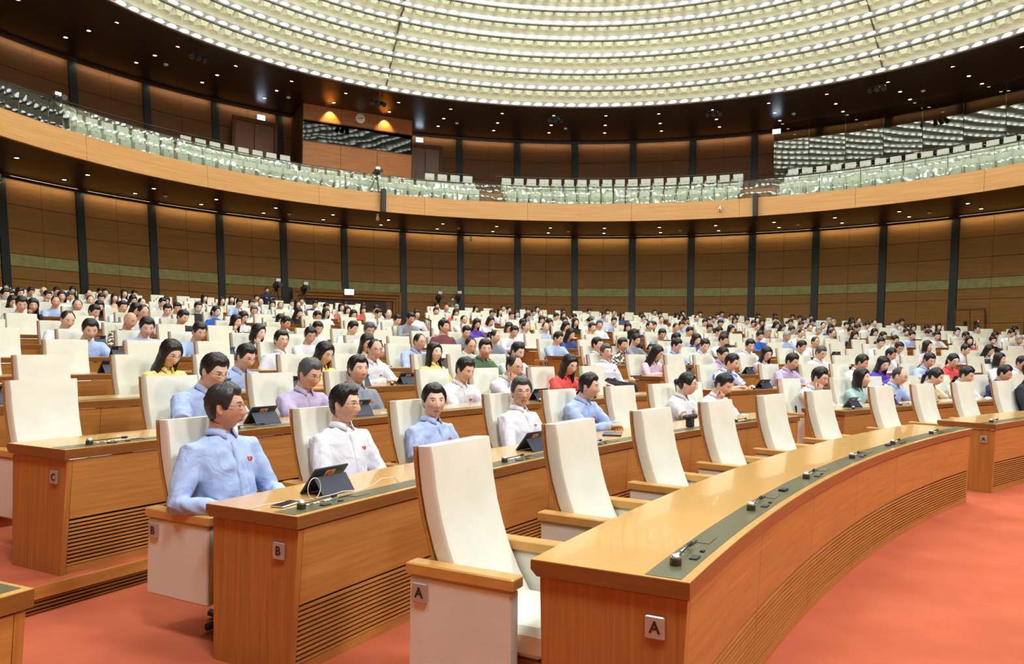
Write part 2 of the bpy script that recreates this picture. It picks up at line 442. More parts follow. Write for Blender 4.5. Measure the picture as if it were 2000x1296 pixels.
for i, (a0, a1) in enumerate(((-35.9, -33.0), (-32.6, -28.4), (-28.2, -25.6), (-25.4, -23.8))):
    chord('door_leaf', d1, 22.95, a0, a1, 1.3, 3.86, 0.05, door_wood, dl)
for z0, z1, R, e in ((4.18, 4.34, 22.82, 0.0), (4.02, 4.17, 22.88, 0.35), (3.88, 4.01, 22.94, 0.7)):
    chord('door_frame', d1, R, -37.1 + e, -22.6 - e, z0, z1, 0.09, wood_wall, dl)
    chord('door_frame', d1, R, -37.1 + e, -36.75 + e, 1.2, z1, 0.09, wood_wall, dl)
    chord('door_frame', d1, R, -22.95 - e, -22.6 - e, 1.2, z1, 0.09, wood_wall, dl)
glow_slit = pmat('daylight_slit', (0.8, 0.9, 1), 0.5, emit=(0.75, 0.88, 1.0), estr=1.6)
chord('daylight_gap', d1, 22.86, -32.98, -32.62, 1.4, 3.75, 0.02, glow_slit, dl)
dl2 = hallp(22.9, 50.7, 1.9)
d2 = thing('door_2', 'plain wooden double door flush in the right hand wall', None, dl2, kind='structure')
for a0, a1 in ((49.3, 50.72), (50.8, 52.2)):
    chord('door_leaf', d2, 22.82, a0, a1, 1.2, 3.36, 0.035, wood_wall, dl2)
for a0, a1 in ((49.15, 49.28), (52.22, 52.35)):
    chord('door_frame', d2, 22.82, a0, a1, 1.2, 3.46, 0.06, wood_wall_up, dl2)
chord('door_frame', d2, 22.82, 49.15, 52.35, 3.39, 3.46, 0.06, wood_wall_up, dl2)
for a in (50.15, 51.2):
    chord('door_notice', d2, 22.74, a, a + 0.32, 2.72, 2.88, 0.02, dark_metal, dl2)
chord('alarm_button', d2, 22.74, 51.62, 51.78, 2.84, 2.94, 0.03, pmat('alarm_red', (0.7, 0.2, 0.15), 0.5), dl2)

# balcony ---------------------------------------------------------------
FB, FT = (19.14, 7.95), (19.24, 8.85)
g = arcprism(hall_ref, [(FB[0] + 0.02, FB[1] + 0.01), (RW(7.69) + 0.1, 7.69)], -104, 104, 80, closed=False)
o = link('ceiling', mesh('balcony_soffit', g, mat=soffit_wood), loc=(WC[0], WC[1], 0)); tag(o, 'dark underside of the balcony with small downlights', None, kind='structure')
bf = thing('trim_1', 'honey wood balcony front running round the hall', None, (WC[0], WC[1], 0), kind='structure')
g = arcprism(hall_ref, [FB, FT, (FT[0] + 0.14, FT[1]), (FB[0] + 0.14, FB[1])], -COLD + 0.02, COLD - 0.02, 10)
fme = fix_normals(mesh('fascia_panel', g, mat=fascia_wood))
for b in range(-2, 18, 2): link('panel', fme, bf, rotz=-math.radians(colth(b) + COLD))
g = arcprism(hall_ref, [FB, FT, (FT[0] + 0.14, FT[1]), (FB[0] + 0.14, FB[1])], colth(18) + 0.02, 104, 10)
o = link('panelling', fix_normals(mesh('fascia_rest', joing([g, arcprism(hall_ref, [FB, FT, (FT[0] + 0.14, FT[1]), (FB[0] + 0.14, FB[1])], -104, colth(-2), 10)]), mat=fascia_wood)), bf); o['kind'] = 'stuff'
# gallery tiers
GR = [19.36, 20.35, 21.3, 22.25]; GZ = [8.72, 9.26, 9.80, 9.80]
prof = [(19.3, 8.1), (GR[0], 8.72), (GR[1], 8.72), (GR[1], 9.26), (GR[2], 9.26), (GR[2], 9.80), (RW(9.8) + 0.1, 9.80)]
g = arcprism(hall_ref, prof, -104, 104, 90, closed=False)
gfloor = noisy('gallery_floor', (0.16, 0.06, 0.025), (0.22, 0.085, 0.035), (3, 3, 3), rough=0.8)
o = link('floor', mesh('gallery_floor', g, mat=gfloor), loc=(WC[0], WC[1], 0)); tag(o, 'stepped brown floor of the gallery', None, kind='structure')
# glass balustrade
gb = thing('balustrade', 'frameless glass balustrade with thin rail on the balcony front', 'balustrade', (WC[0], WC[1], FT[1]))
PW = 3.45
g = arcprism(lambda R, a, z: hall_ref(R, a, z - FT[1]), [(19.27, 8.83), (19.27, 9.71), (19.285, 9.71), (19.285, 8.83)], 0.03, PW - 0.03, 4)
pme = fix_normals(mesh('glass_pane', g, smooth=False, mat=gal_glass))
for i in range(44):
    link('glass_pane', pme, gb, rotz=-math.radians(-84 + i * PW))
g = arcprism(lambda R, a, z: hall_ref(R, a, z - FT[1]), [(19.26, 9.71), (19.295, 9.71), (19.295, 9.735), (19.26, 9.735)], -84, 68, 110)
link('handrail', fix_normals(mesh('glass_rail', g, mat=rail_mat)), gb)
# upper ceiling: dark soffit ring
DZ = [13.45, 14.15, 14.80, 15.45, 16.09, 16.62, 17.11, 17.55, 17.92, 18.22]
DR = [18.2 - 0.45 * i for i in range(10)]
g = arcprism(hall_ref, [(DR[0], DZ[0]), (DR[0] + 0.02, DZ[0] - 0.02), (RW(13.2) + 0.1, 13.20)], 0, 360, 140, closed=False)
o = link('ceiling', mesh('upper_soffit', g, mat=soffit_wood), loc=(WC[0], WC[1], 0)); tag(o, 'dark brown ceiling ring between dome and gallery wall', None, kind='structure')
# stepped dome
for i in range(9):
    r0, z0, r1, z1 = DR[i], DZ[i], DR[i + 1], DZ[i + 1]
    ring = link('ceiling', mesh('dome_ring', arcprism(hall_ref, [(r0 + 0.10, z0 + 0.02), (r0 + 0.10, z0 + 0.34), (r1 + 0.12, z1 + 0.02)], 0, 360, 120, closed=False), mat=panel_cream), loc=(WC[0], WC[1], 0))
    tag(ring, 'cream quilted dome ring, %s tier counted up from the dark soffit' % ordn(i + 1), None, kind='structure')
    N = int(round(2 * math.pi * r0 / 0.553))
    st = 360.0 / N
    if i > 0:
        g = arcprism(hall_ref, [(r0 - 0.03, z0 - 0.01), (r0 + 0.05, z0 - 0.03), (r0 + 0.05, z0 + 0.05), (r0 - 0.03, z0 + 0.045)], 0, 360, 150)
        link('trim', fix_normals(mesh('dome_trim', g, mat=trim_dark)), ring)
    g = arcprism(hall_ref, [(r0 + 0.0, z0 + 0.045), (r0 - 0.05, z0 + 0.235)], 0, 360, 150, closed=False)
    link('reflector', mesh('lamp_reflector', g, mat=lamp_back), ring)
    # one lamp: pointed lens bar standing in front of the reflector
    w = math.radians(st) * r0
    V = []; pr = ((-0.40, 0.05, 0.065), (-0.17, 0.035, 0.155), (0.17, 0.04, 0.160), (0.31, 0.09, 0.115))
    for fx, za, zb in pr:
        V += [(fx * w, r0 - 0.035 - za * 0.2, z0 + 0.035 + za), (fx * w, r0 - 0.035 - zb * 0.2, z0 + 0.035 + zb)]
    n_ = len(pr); V2 = [(x, y + 0.03, z) for x, y, z in V]
    F = []
    for k in range(n_ - 1):
        F.append((2 * k, 2 * k + 2, 2 * k + 3, 2 * k + 1))
    lme = mesh('dome_lamp', (V + V2, F + [(1, 3, 3 + 2 * n_, 1 + 2 * n_), (3, 5, 5 + 2 * n_, 3 + 2 * n_), (0, 2 * n_, 2 + 2 * n_, 2)]), mat=lamp_mat)
    # one quilted cell
    def L(fx, t, out):
        rr = (r0 - 0.06) + (r1 - r0 + 0.06 + 0.02) * t; zz = (z0 + 0.24) + (z1 - 0.02 - z0 - 0.24) * t
        nx, nz = -(z1 - z0), (r1 - r0)
        nl = math.hypot(nx, nz); nx, nz = nx / nl, nz / nl
        if nz > 0: nx, nz = -nx, -nz
        return (fx * w * rr / r0, rr + nx * out, zz + nz * out)
    cv = [L(-0.5, 0, 0), L(0.5, 0, 0), L(-0.5, 0.42, 0.0), L(0.5, 0.42, 0.0), L(-0.42, 0.97, 0.015), L(0.42, 0.97, 0.015), L(0, 0.22, 0.0), L(-0.15, 0.66, 0.125), L(0.15, 0.66, 0.125),
          L(-0.5, 0.84, -0.04), L(0.5, 0.84, -0.04), L(-0.5, 1.0, -0.09), L(0.5, 1.0, -0.09), L(-0.36, 0.985, 0.075), L(0.36, 0.985, 0.075)]
    cf = [(0, 1, 6), (0, 6, 2), (1, 3, 6), (2, 6, 7), (6, 8, 7), (6, 3, 8), (2, 7, 4), (3, 5, 8), (4, 7, 13), (7, 8, 14, 13), (8, 5, 14), (2, 4, 9), (3, 10, 5), (9, 4, 11), (10, 12, 5), (4, 13, 14, 5), (4, 5, 12, 11)]
    cme = mesh('dome_panel', (cv, cf), mat=panel_cream)
    n0 = int(-82 / st); n1 = int(84 / st)
    for k in range(n0, n1 + 1):
        rz = -math.radians(k * st + (0.31 * i) * st)
        link('panel', cme, ring, rotz=rz)
        link('lamp', lme, ring, rotz=rz)
    big = []; bigl = []
    for k in range(n1 + 1, N + n0):
        t = -math.radians(k * st + (0.31 * i) * st); c_, s_ = math.cos(t), math.sin(t)
        big.append(([(x * c_ - y * s_, x * s_ + y * c_, z) for x, y, z in cv], cf))
        bigl.append(([(x * c_ - y * s_, x * s_ + y * c_, z) for x, y, z in V], F))
    o = link('panelling', mesh('dome_rest', joing(big), mat=panel_cream), ring); o['kind'] = 'stuff'
    o = link('lamp_run', mesh('dome_lamps_rest', joing(bigl), mat=lamp_mat), ring); o['kind'] = 'stuff'
    for th in (-29.3, 45.5):
        q = []
        for t_, o1 in ((0.0, 0.10), (1.0, 0.10)):
            for sx in (-0.022, 0.022):
                for oo in (0.0, 0.10):
                    p = L(0, t_, oo); q.append((sx, p[1], p[2]))
        sm = fix_normals(mesh('dome_seam', (q, [(0, 1, 3, 2), (4, 5, 7, 6), (0, 1, 5, 4), (2, 3, 7, 6), (1, 3, 7, 5), (0, 2, 6, 4)]), mat=trim_dark))
        link('seam', sm, ring, rotz=-math.radians(th - i * 0.0))
cap = link('ceiling', mesh('dome_cap', arcprism(hall_ref, [(DR[9] + 0.2, DZ[9]), (9.0, 19.35), (0.01, 20.0)], 0, 360, 64, closed=False), mat=panel_cream), loc=(WC[0], WC[1], 0))
tag(cap, 'cream crown closing the stepped dome', None, kind='structure')
lamps = []
r = 13.3
while r > 1.0:
    n = int(round(2 * math.pi * r / 0.62)); zc_ = (DZ[9] + (19.35 - DZ[9]) * (14.35 - r) / 5.35 if r > 9 else 19.35 + 0.65 * (9 - r) / 9) - 0.10
    for k in range(n):
        t = 2 * math.pi * k / n; dt = 2 * math.pi / n * 0.31
        pts = []
        for rr, tt in ((r - 0.12, t - dt), (r - 0.12, t + dt), (r + 0.12, t + dt), (r + 0.12, t - dt)): pts.append((rr * math.sin(tt), rr * math.cos(tt), zc_))
        lamps.append((pts, [(0, 1, 2, 3)]))
    r -= 1.02
o = link('lamp_run', mesh('crown_lamps', joing(lamps), mat=crown_mat), cap); o['kind'] = 'stuff'
# ------------------------------------------------------------------ desks
DESK_H, DESK_D = 0.76, 0.60
ROWW = lambda k: ordn(k + 1) + ' row'
PLATE = fix_normals(mesh('letter_plate', rbox(-0.036, 0.036, -0.006, 0.006, -0.04, 0.04, 0.004), mat=plate_mat))
LETTERS = {}
def letter_plate(parent, letter, pos, rotz, off):
    p = link('letter_plate', PLATE, parent, (pos[0] - off[0], pos[1] - off[1], pos[2] - off[2]), rotz)
    t = link('letter', LETTERS.setdefault(letter, None) or LETTERS.__setitem__(letter, text_mesh(letter, 0.058)) or LETTERS[letter], p)
    t.location = (0, -0.0072, 0); t.rotation_euler = (math.pi / 2, 0, 0)
def desk(k, a0, a1, label, detail, letter=None, seg=0.6, group='curved delegate desks'):
    R, T = RK[k], TK[k]
    am = (a0 + a1) / 2; off = rowp(R + 0.3, am, T)
    root = thing('curved_desk', label, 'desk', off, 0, group)
    n = max(2, int((a1 - a0) / seg)); H = DESK_H
    dg = lambda mtr, r=R: math.degrees(mtr / r)
    def arc(name, prof, b0, b1, mat_, nn=None, parent=root):
        g = arcprism(rowp, [(r, T + z) for r, z in prof], b0, b1, nn or max(1, int((b1 - b0) / seg) or 1), off=off)
        return link(name, fix_normals(mesh(name, g, mat=mat_)), parent)
    e = dg(0.02)
    # worktop: edge band in darker wood, top in the front's wood with its lit tone put into the colour, olive inlay for the equipment
    arc('edge_band', [(R - 0.0, H - 0.06), (R + DESK_D - 0.025, H - 0.06), (R + DESK_D, H - 0.035), (R + DESK_D, H - 0.003), (R, H - 0.003)], a0, a1, wood_edge, n)
    arc('worktop', [(R + 0.001, H - 0.006), (R + DESK_D - 0.001, H - 0.006), (R + DESK_D - 0.001, H), (R + 0.001, H)], a0 + 0.005, a1 - 0.005, wood_top, n)
    arc('inlay', [(R + 0.035, H - 0.004), (R + 0.165, H - 0.004), (R + 0.165, H + 0.0015), (R + 0.035, H + 0.0015)], a0 + e, a1 - e, olive, n)
    # end panels
    for b0, b1 in ((a0 + dg(0.02), a0 + dg(0.055)), (a1 - dg(0.055), a1 - dg(0.02))):
        arc('end_panel', [(R + 0.055, 0.0), (R + DESK_D - 0.05, 0.0), (R + DESK_D - 0.03, H - 0.068), (R + 0.012, H - 0.068)], b0, b1, wood_v, 1)
    # front: panels above, louvres below
    s0, s1 = a0 + dg(0.055), a1 - dg(0.055)
    npan = max(1, int(round((s1 - s0) * math.pi / 180 * R / 1.15)))
    st = (s1 - s0) / npan; gp = dg(0.0025)
    zl = 0.335
    fr = lambda z: R + 0.012 + (H - 0.068 - z) * 0.062
    for i in range(npan):
        b0, b1 = s0 + i * st + gp, s0 + (i + 1) * st - gp
        if detail or i < 400:
            arc('front_panel', [(fr(zl), zl), (fr(zl) + 0.02, zl), (fr(H - .068) + 0.02, H - 0.068), (fr(H - .068), H - 0.068)], b0, b1, wood)
    if detail:
        arc('louvre_back', [(R + 0.085, 0.03), (R + 0.09, 0.03), (R + 0.075, zl), (R + 0.07, zl)], s0, s1, joint_dark)
        ns = 12
        for i in range(npan):
            b0, b1 = s0 + i * st + gp, s0 + (i + 1) * st - gp
            for s in range(ns):
                z = 0.052 + s * (zl - 0.055) / ns
                arc('slat', [(fr(z), z), (fr(z) + 0.022, z), (fr(z) + 0.022, z + 0.0125), (fr(z), z + 0.0125)], b0, b1, wood if True else wood_edge, 2)
            arc('plinth', [(fr(0), 0.0), (fr(0) + 0.02, 0.0), (fr(0.05) + 0.02, 0.048), (fr(0.05), 0.048)], b0, b1, wood)
    else:
        parts = [arcprism(rowp, [(fr(z), T + z), (fr(z) + 0.022, T + z), (fr(z) + 0.022, T + z + 0.03), (fr(z), T + z + 0.03)], s0, s1, n, off=off) for z in (0.0, 0.06, 0.12, 0.18, 0.24, 0.30)]
        o = link('louvres', fix_normals(mesh('louvres', joing(parts), mat=wood)), root); o['kind'] = 'stuff'
    if letter:
        pp = rowp(R + 0.125, a0 + dg(0.014), T + 0.585)
        # plate lies in the end face; its outward normal points to smaller row angle
        ta = math.radians(a0); nx, ny = -math.sin(ta), -math.cos(ta)
        letter_plate(root, letter, pp, math.atan2(ny, nx) + math.pi / 2, off)
    return root
B1R = lambda k: 46.2 + 0.85 * max(0, k - 1)
B2L = lambda k: 48.2 + 0.88 * k
def right_limit(k):
    """largest row angle that is still in the frame region and inside the wall"""
    R = RK[k] + 1.3; a = B2L(k)
    while a < 112:
        x, y, _ = rowp(R, a)
        if math.hypot(x - WC[0], y - WC[1]) > RW(TK[k]) - 1.0: break
        if x / y * F_PX + 1000 > 2130: break
        a += 0.2
    return a
def left_limit(k):
    R = RK[k]; a = 28.0 + 0.33 * k
    while a < 60:
        x, y, _ = rowp(R + 1.3, a)
        if y > 1 and x / y * F_PX + 1000 > -110: break
        a += 0.2
    return max(a - 1.2, 28.0 + 0.33 * k)
LL = {}; RL = {}
for k in range(0, 17):
    LL[k] = {0: 27.93, 1: 28.2, 2: 28.55}.get(k, left_limit(k)); RL[k] = right_limit(k)
    lt = 'ABCDEFGHIJKLMNOPQ'[k]
    desk(k, LL[k], B1R(k), 'long curved wooden desk of the %s, nearer block left of the stair aisle' % ROWW(k) if k else 'long empty curved wooden desk in front, marked A, with six microphones',
         k <= 2, lt if k <= 2 else None)
    desk(k, B2L(k), RL[k], 'curved wooden desk of the %s, farther block beyond the stair aisle' % ROWW(k), k <= 1, lt if k in (0, 1, 3, 4) else None)
desk(1, 17.5, 25.2, 'desk end cut off at the lower left corner, across the near aisle', False)

# ------------------------------------------------------------------ chairs
def back_geo(w0, w1, t, zoff, wood_shell=False):
    cl = [(0.40, 0.02), (0.50, -0.045), (0.60, -0.095), (0.70, -0.135), (0.82, -0.172), (0.94, -0.198), (1.05, -0.212), (1.125, -0.216)]
    V = []; F = []; n = 12
    for i, (z, y) in enumerate(cl):
        f = i / (len(cl) - 1); w = w0 + (w1 - w0) * f
        j0, j1 = max(i - 1, 0), min(i + 1, len(cl) - 1)
        tz, ty = cl[j1][0] - cl[j0][0], cl[j1][1] - cl[j0][1]; L_ = math.hypot(tz, ty); nz, ny = -ty / L_, tz / L_   # normal towards the sitter
        top = (i == len(cl) - 1)
        tt = t * (0.88 if top else 1.0)
        y0 = zoff; y1 = zoff + tt; rr = min(tt * 0.3, 0.016) if not wood_shell else 0.003
        ring = [(-w + rr, y0), (w - rr, y0), (w, y0 + rr), (w, y1 - rr), (w - rr * 0.5, y1 - rr * 0.25), (w - rr * 1.6, y1), (0.0, y1 + (0.0 if wood_shell else 0.006)), (-w + rr * 1.6, y1), (-w + rr * 0.5, y1 - rr * 0.25), (-w, y1 - rr), (-w, y0 + rr), (-w + rr * 0.5, y0)]
        for x, d in ring: V.append((x, y + d * ny, z + d * nz))
    for i in range(len(cl) - 1):
        for k in range(n):
            j = (k + 1) % n
            F.append((i * n + k, i * n + j, (i + 1) * n + j, (i + 1) * n + k))
    F.append(tuple(range(n - 1, -1, -1))); F.append(tuple((len(cl) - 1) * n + k for k in range(n)))
    return V, F
CH = {}
CH['backrest'] = fix_normals(mesh('chair_backrest', back_geo(0.232, 0.247, 0.088, 0.0), smooth='sharp', mat=leather))
CH['back_shell'] = fix_normals(mesh('chair_back_shell', back_geo(0.234, 0.249, 0.013, -0.014, True), smooth='sharp', mat=wood))
CH['seat'] = fix_normals(mesh('chair_seat', rbox(-0.235, 0.235, -0.04, 0.40, 0.33, 0.455, 0.028), smooth=False, mat=seat_white))
CH['seat_base'] = fix_normals(mesh('chair_seat_base', rbox(-0.225, 0.225, -0.02, 0.385, 0.295, 0.33, 0.006), mat=wood_edge))
CH['side_panel'] = fix_normals(mesh('chair_side_panel', rbox(-0.032, 0.032, -0.19, 0.285, 0.20, 0.613, 0.012), mat=leather_side))
CH['armrest'] = fix_normals(mesh('chair_armrest', rbox(-0.042, 0.042, -0.205, 0.30, 0.613, 0.662, 0.006), mat=wood_arm))
CH['pedestal'] = mesh('chair_pedestal', joing([lathe([(0.04, 0.02), (0.04, 0.30)], 10, 0, 0.12), tube([(-0.17, 0.12, 0.03), (0.17, 0.12, 0.03)], 0.022, 6), tube([(0, -0.06, 0.03), (0, 0.30, 0.03)], 0.022, 6)]), mat=black)
CHAIR_OFF = 0.985
FAR_CHAIRS = []
def far_chair(k, a):
    pos = rowp(RK[k] + CHAIR_OFF, a, TK[k]); rz = face_rot(a); c_, s_ = math.cos(rz), math.sin(rz)
    for V, F in (back_far,):
        FAR_CHAIRS.append(([(pos[0] + x * c_ - y * s_, pos[1] + x * s_ + y * c_, pos[2] + z) for x, y, z in V], F))
back_far = joing([back_geo(0.225, 0.245, 0.11, -0.015), box(-0.235, 0.235, -0.04, 0.40, 0.30, 0.45), box(-0.32, -0.25, -0.2, 0.3, 0.2, 0.66), box(0.25, 0.32, -0.2, 0.3, 0.2, 0.66)])
def chair(k, a, label, group, near=True, letter=None, dr=0.0, turn=0.0):
    pos = rowp(RK[k] + CHAIR_OFF + dr, a, TK[k])
    t = thing('armchair', label, 'chair', pos, face_rot(a) + turn, group)
    link('backrest', CH['backrest'], t); link('back_shell', CH['back_shell'], t); link('seat', CH['seat'], t)
    for s in (-1, 1):
        link('armrest', CH['armrest'], t, (s * 0.282, 0, 0))
    if near:
        link('seat_base', CH['seat_base'], t); link('pedestal', CH['pedestal'], t)
        for s in (-1, 1): link('side_panel', CH['side_panel'], t, (s * 0.282, 0, 0))
    if letter:
        p = link('letter_plate', PLATE, t, (0.282 + 0.038, -0.135, 0.545), math.pi / 2)
        tx = link('letter', LETTERS.setdefault(letter, None) or LETTERS.__setitem__(letter, text_mesh(letter, 0.058)) or LETTERS[letter], p)
        tx.location = (0, -0.0072, 0); tx.rotation_euler = (math.pi / 2, 0, 0)
    return t

# ------------------------------------------------------------------ desk equipment
MIC = {'base': mesh('mic_base', lathe([(0.0215, 0), (0.0215, 0.022), (0.0195, 0.026)], 14), mat=bronze),
       'cap': mesh('mic_cap', lathe([(0.0195, 0.026), (0.0185, 0.031), (0.013, 0.038), (0.003, 0.041)], 14), smooth=True, mat=silver),
       'stem': mesh('mic_stem', tube([(0.015, 0, 0.022), (0.10, 0, 0.021), (0.235, 0, 0.020)], 0.0032, 6), mat=dark_metal),
       'head': mesh('mic_head', tube([(0.228, 0, 0.020), (0.236, 0, 0.020), (0.268, 0, 0.020), (0.274, 0, 0.020)], [0.004, 0.0085, 0.0085, 0.005], 8), mat=dark_metal)}
def microphone(k, a, label, full=True, r=0.105):
    pos = rowp(RK[k] + r, a, TK[k] + DESK_H + 0.002)
    t = thing('microphone', label, 'microphone', pos, face_rot(a) + math.pi, 'desk microphones')
    for nm in ('base', 'cap', 'stem', 'head'):
        o = link(nm, MIC[nm], t)
        if nm in ('stem', 'head'): o.rotation_euler = (0, 0, math.radians(4))
    return t
BTN = mesh('button', lathe([(0.011, 0), (0.011, 0.004), (0.006, 0.007)], 8), mat=silver)
CARD = mesh('card_slot', rbox(-0.028, 0.028, -0.016, 0.016, 0, 0.006, 0.002), mat=black)
KEYS = mesh('key_row', joing([rbox(-0.05 + i * 0.02, -0.036 + i * 0.02, -0.006, 0.006, 0, 0.004, 0.001) for i in range(5)]), mat=dark_metal)
LID = mesh('panel_lid', rbox(-0.06, 0.06, -0.028, 0.028, 0, 0.003, 0.001), mat=olive)
def console(k, a, idx, who):
    """voting console next to each microphone: a thing set in the inlay"""
    pos = rowp(RK[k] + 0.105, a, TK[k] + DESK_H + 0.0015)
    t = thing('voting_console', 'row of silver buttons in the olive strip, %s, %s console' % (who, ordn(idx + 1)), 'console', pos, face_rot(a) + math.pi, 'voting consoles')
    for i, x in enumerate((0.075, 0.125, 0.15)): link('button', BTN, t, (x, 0.032, 0))
    for i, x in enumerate((0.20, 0.222, 0.244)): link('button', BTN, t, (x, 0.03, 0))
    link('card_slot', CARD, t, (0.13, -0.035, 0)); link('usb_socket', CARD, t, (0.24, -0.035, 0)).scale = (0.5, 0.5, 1)
    link('key_row', KEYS, t, (0.36, 0.03, 0)); link('lid', LID, t, (0.43, 0.0, 0))
# front row: six seats, all empty
A_CH = [28.84 + 2.95 * i for i in range(6)]
for i, a in enumerate(A_CH):
    chair(0, a, 'empty cream armchair in the front row, %s from the near end' % ordn(i + 1), 'cream armchairs', True, 'A' if i == 0 else None)
A_MIC = [28.43 + 3.06 * i for i in range(6)]
for i, a in enumerate(A_MIC):
    microphone(0, a, 'desk microphone lying on the front row desk, %s from the near end' % ordn(i + 1))
    console(0, a, i, 'front desk')
for i, a in enumerate((33.2, 40.3)):
    tag(link('card_reader', mesh('card_reader', rbox(-0.035, 0.035, -0.02, 0.02, 0, 0.012, 0.003), mat=black), None, rowp(RK[0] + 0.105, a, DESK_H + 0.002), face_rot(a) + math.pi),
        'small black card reader on the front desk, %s from the near end' % ordn(i + 1), 'card reader', 'card readers')
A2 = [B2L(0) - 0.45 + 2.95 * i for i in range(6)]
for i, a in enumerate(A2[:4]):
    chair(0, a, 'cream armchair at the front desk beyond the stair aisle, %s from its aisle end' % ordn(i + 1), 'cream armchairs', True)
    microphone(0, B2L(0) + 0.5 + 3.06 * i, 'desk microphone on the front desk beyond the aisle, %s from the aisle' % ordn(i + 1))
# ------------------------------------------------------------------ people: meshes
cloth_mat = objcol('cloth', 0.75, 0.2, bump=0.55, bscale=9.0, bdist=0.03, vary=0.08)
cloth_pat = objcol('patterned_cloth', 0.75, 0.2, bump=0.2, bscale=7.0, pattern=(26.0, (0.75, 0.72, 0.66)), vary=0.1)
cloth_flower = objcol('printed_cloth', 0.75, 0.2, bump=0.2, bscale=7.0, pattern=(16.0, (0.12, 0.25, 0.75)), vary=0.1)
hair_mat = objcol('hair', 0.38, 0.45, bump=0.9, bscale=55.0, vary=0.45, stretch=(1, 0.22, 0.35))
glasses_mat = pmat('glasses_frame', (0.10, 0.08, 0.07), 0.3, metal=0.6)
badge_mat = pmat('badge_red', (0.70, 0.04, 0.025), 0.4)
shoe_mat = pmat('shoe', (0.015, 0.014, 0.014), 0.35)
mask_mat = pmat('face_mask', (0.62, 0.76, 0.88), 0.7)
def skin_material():
    m = pmat('skin', (0.6, 0.36, 0.25), 0.48, spec=0.35); t, n, l = nt(m); b = n['Principled BSDF']
    b.inputs['Subsurface Weight'].default_value = 0.0
    oi = n.new('ShaderNodeObjectInfo'); at = n.new('ShaderNodeAttribute'); at.attribute_name = 'hp'
    sp = n.new('ShaderNodeSeparateXYZ'); l.new(at.outputs['Vector'], sp.inputs[0])
    def M(op, a, b_=None, c=None):
        q = n.new('ShaderNodeMath'); q.operation = op
        for i, v in enumerate((a, b_, c)):
            if v is None: continue
            if isinstance(v, (int, float)): q.inputs[i].default_value = v
            else: l.new(v, q.inputs[i])
        return q.outputs[0]
    ax = M('ABSOLUTE', sp.outputs[0]); x = sp.outputs[0]; z = sp.outputs[2]; front = M('GREATER_THAN', sp.outputs[1], 0.045)
    def ell(u, cu, ru, v, cv, rv, soft=0.25):
        du = M('DIVIDE', M('SUBTRACT', u, cu), ru); dv = M('DIVIDE', M('SUBTRACT', v, cv), rv)
        d = M('ADD', M('MULTIPLY', du, du), M('MULTIPLY', dv, dv))
        s = n.new('ShaderNodeMapRange'); s.inputs[1].default_value = 1.0 + soft; s.inputs[2].default_value = 1.0 - soft; l.new(d, s.inputs[0])
        return M('MULTIPLY', s.outputs[0], front)
    cur = oi.outputs['Color']
    def over(mask, color, fac=1.0, mult=False):
        nonlocal cur
        mx = n.new('ShaderNodeMix'); mx.data_type = 'RGBA'
        if mult: mx.blend_type = 'MULTIPLY'
        l.new(M('MULTIPLY', mask, fac), mx.inputs['Factor']); l.new(cur, mx.inputs['A']); mx.inputs['B'].default_value = (*color, 1)
        cur = mx.outputs['Result']
    over(ell(ax, 0.047, 0.026, z, -0.030, 0.022, 0.9), (1.0, 0.74, 0.68), 0.7, True)                 # cheeks
    over(ell(x, 0.0, 0.0235, z, -0.0665, 0.0105, 0.3), (0.86, 0.50, 0.47), 0.85, True)                # lips
    over(ell(x, 0.0, 0.0225, z, -0.0668, 0.0013, 0.4), (0.25, 0.09, 0.07), 0.8)                       # mouth line
    over(ell(ax, 0.0075, 0.0042, z, -0.0405, 0.0022, 0.4), (0.16, 0.06, 0.045), 0.75)                 # nostrils
    zb = M('ADD', z, M('MULTIPLY', M('ABSOLUTE', M('SUBTRACT', ax, 0.034)), 0.22))
    over(ell(ax, 0.033, 0.0185, zb, 0.0345, 0.0042, 0.5), (0.035, 0.025, 0.022), 0.85)                # brows
    over(ell(ax, 0.0315, 0.0160, z, 0.0125, 0.0076, 0.4), (0.30, 0.15, 0.11), 0.35)                  # lid shadow line
    over(ell(ax, 0.0315, 0.0135, z, 0.0115, 0.0042, 0.25), (0.62, 0.58, 0.56), 0.95)                   # eye white
    over(ell(ax, 0.0315, 0.0054, z, 0.0120, 0.0054, 0.25), (0.02, 0.012, 0.01), 1.0)                  # iris
    over(ell(ax, 0.0315, 0.0150, z, 0.0172, 0.0014, 0.5), (0.03, 0.02, 0.018), 0.9)                   # upper lashes
    l.new(cur, b.inputs['Base Color'])
    return m
skin_mat = skin_material()

# small private scene used only while meshes are being made
tmp_scene = bpy.data.scenes.new('mesh_making')
def remesh(geo, voxel, smooth=2, fac=0.5):
    me = bpy.data.meshes.new('tmp'); me.from_pydata([tuple(v) for v in geo[0]], [], geo[1]); me.update()
    ob = bpy.data.objects.new('tmp', me); tmp_scene.collection.objects.link(ob)
    a = ob.modifiers.new('r', 'REMESH'); a.mode = 'VOXEL'; a.voxel_size = voxel; a.use_smooth_shade = True
    if smooth:
        s = ob.modifiers.new('s', 'SMOOTH'); s.factor = fac; s.iterations = smooth
    vl = tmp_scene.view_layers[0]; vl.update(); dg = vl.depsgraph
    ev = ob.evaluated_get(dg); m2 = bpy.data.meshes.new_from_object(ev)
    bpy.data.objects.remove(ob); bpy.data.meshes.remove(me)
    V = np.empty(len(m2.vertices) * 3, 'f'); m2.vertices.foreach_get('co', V); V = V.reshape(-1, 3)
    N = np.empty(len(m2.vertices) * 3, 'f'); m2.vertices.foreach_get('normal', N); N = N.reshape(-1, 3)
    F = [tuple(p.vertices) for p in m2.polygons]
    bpy.data.meshes.remove(m2)
    return V, N, F

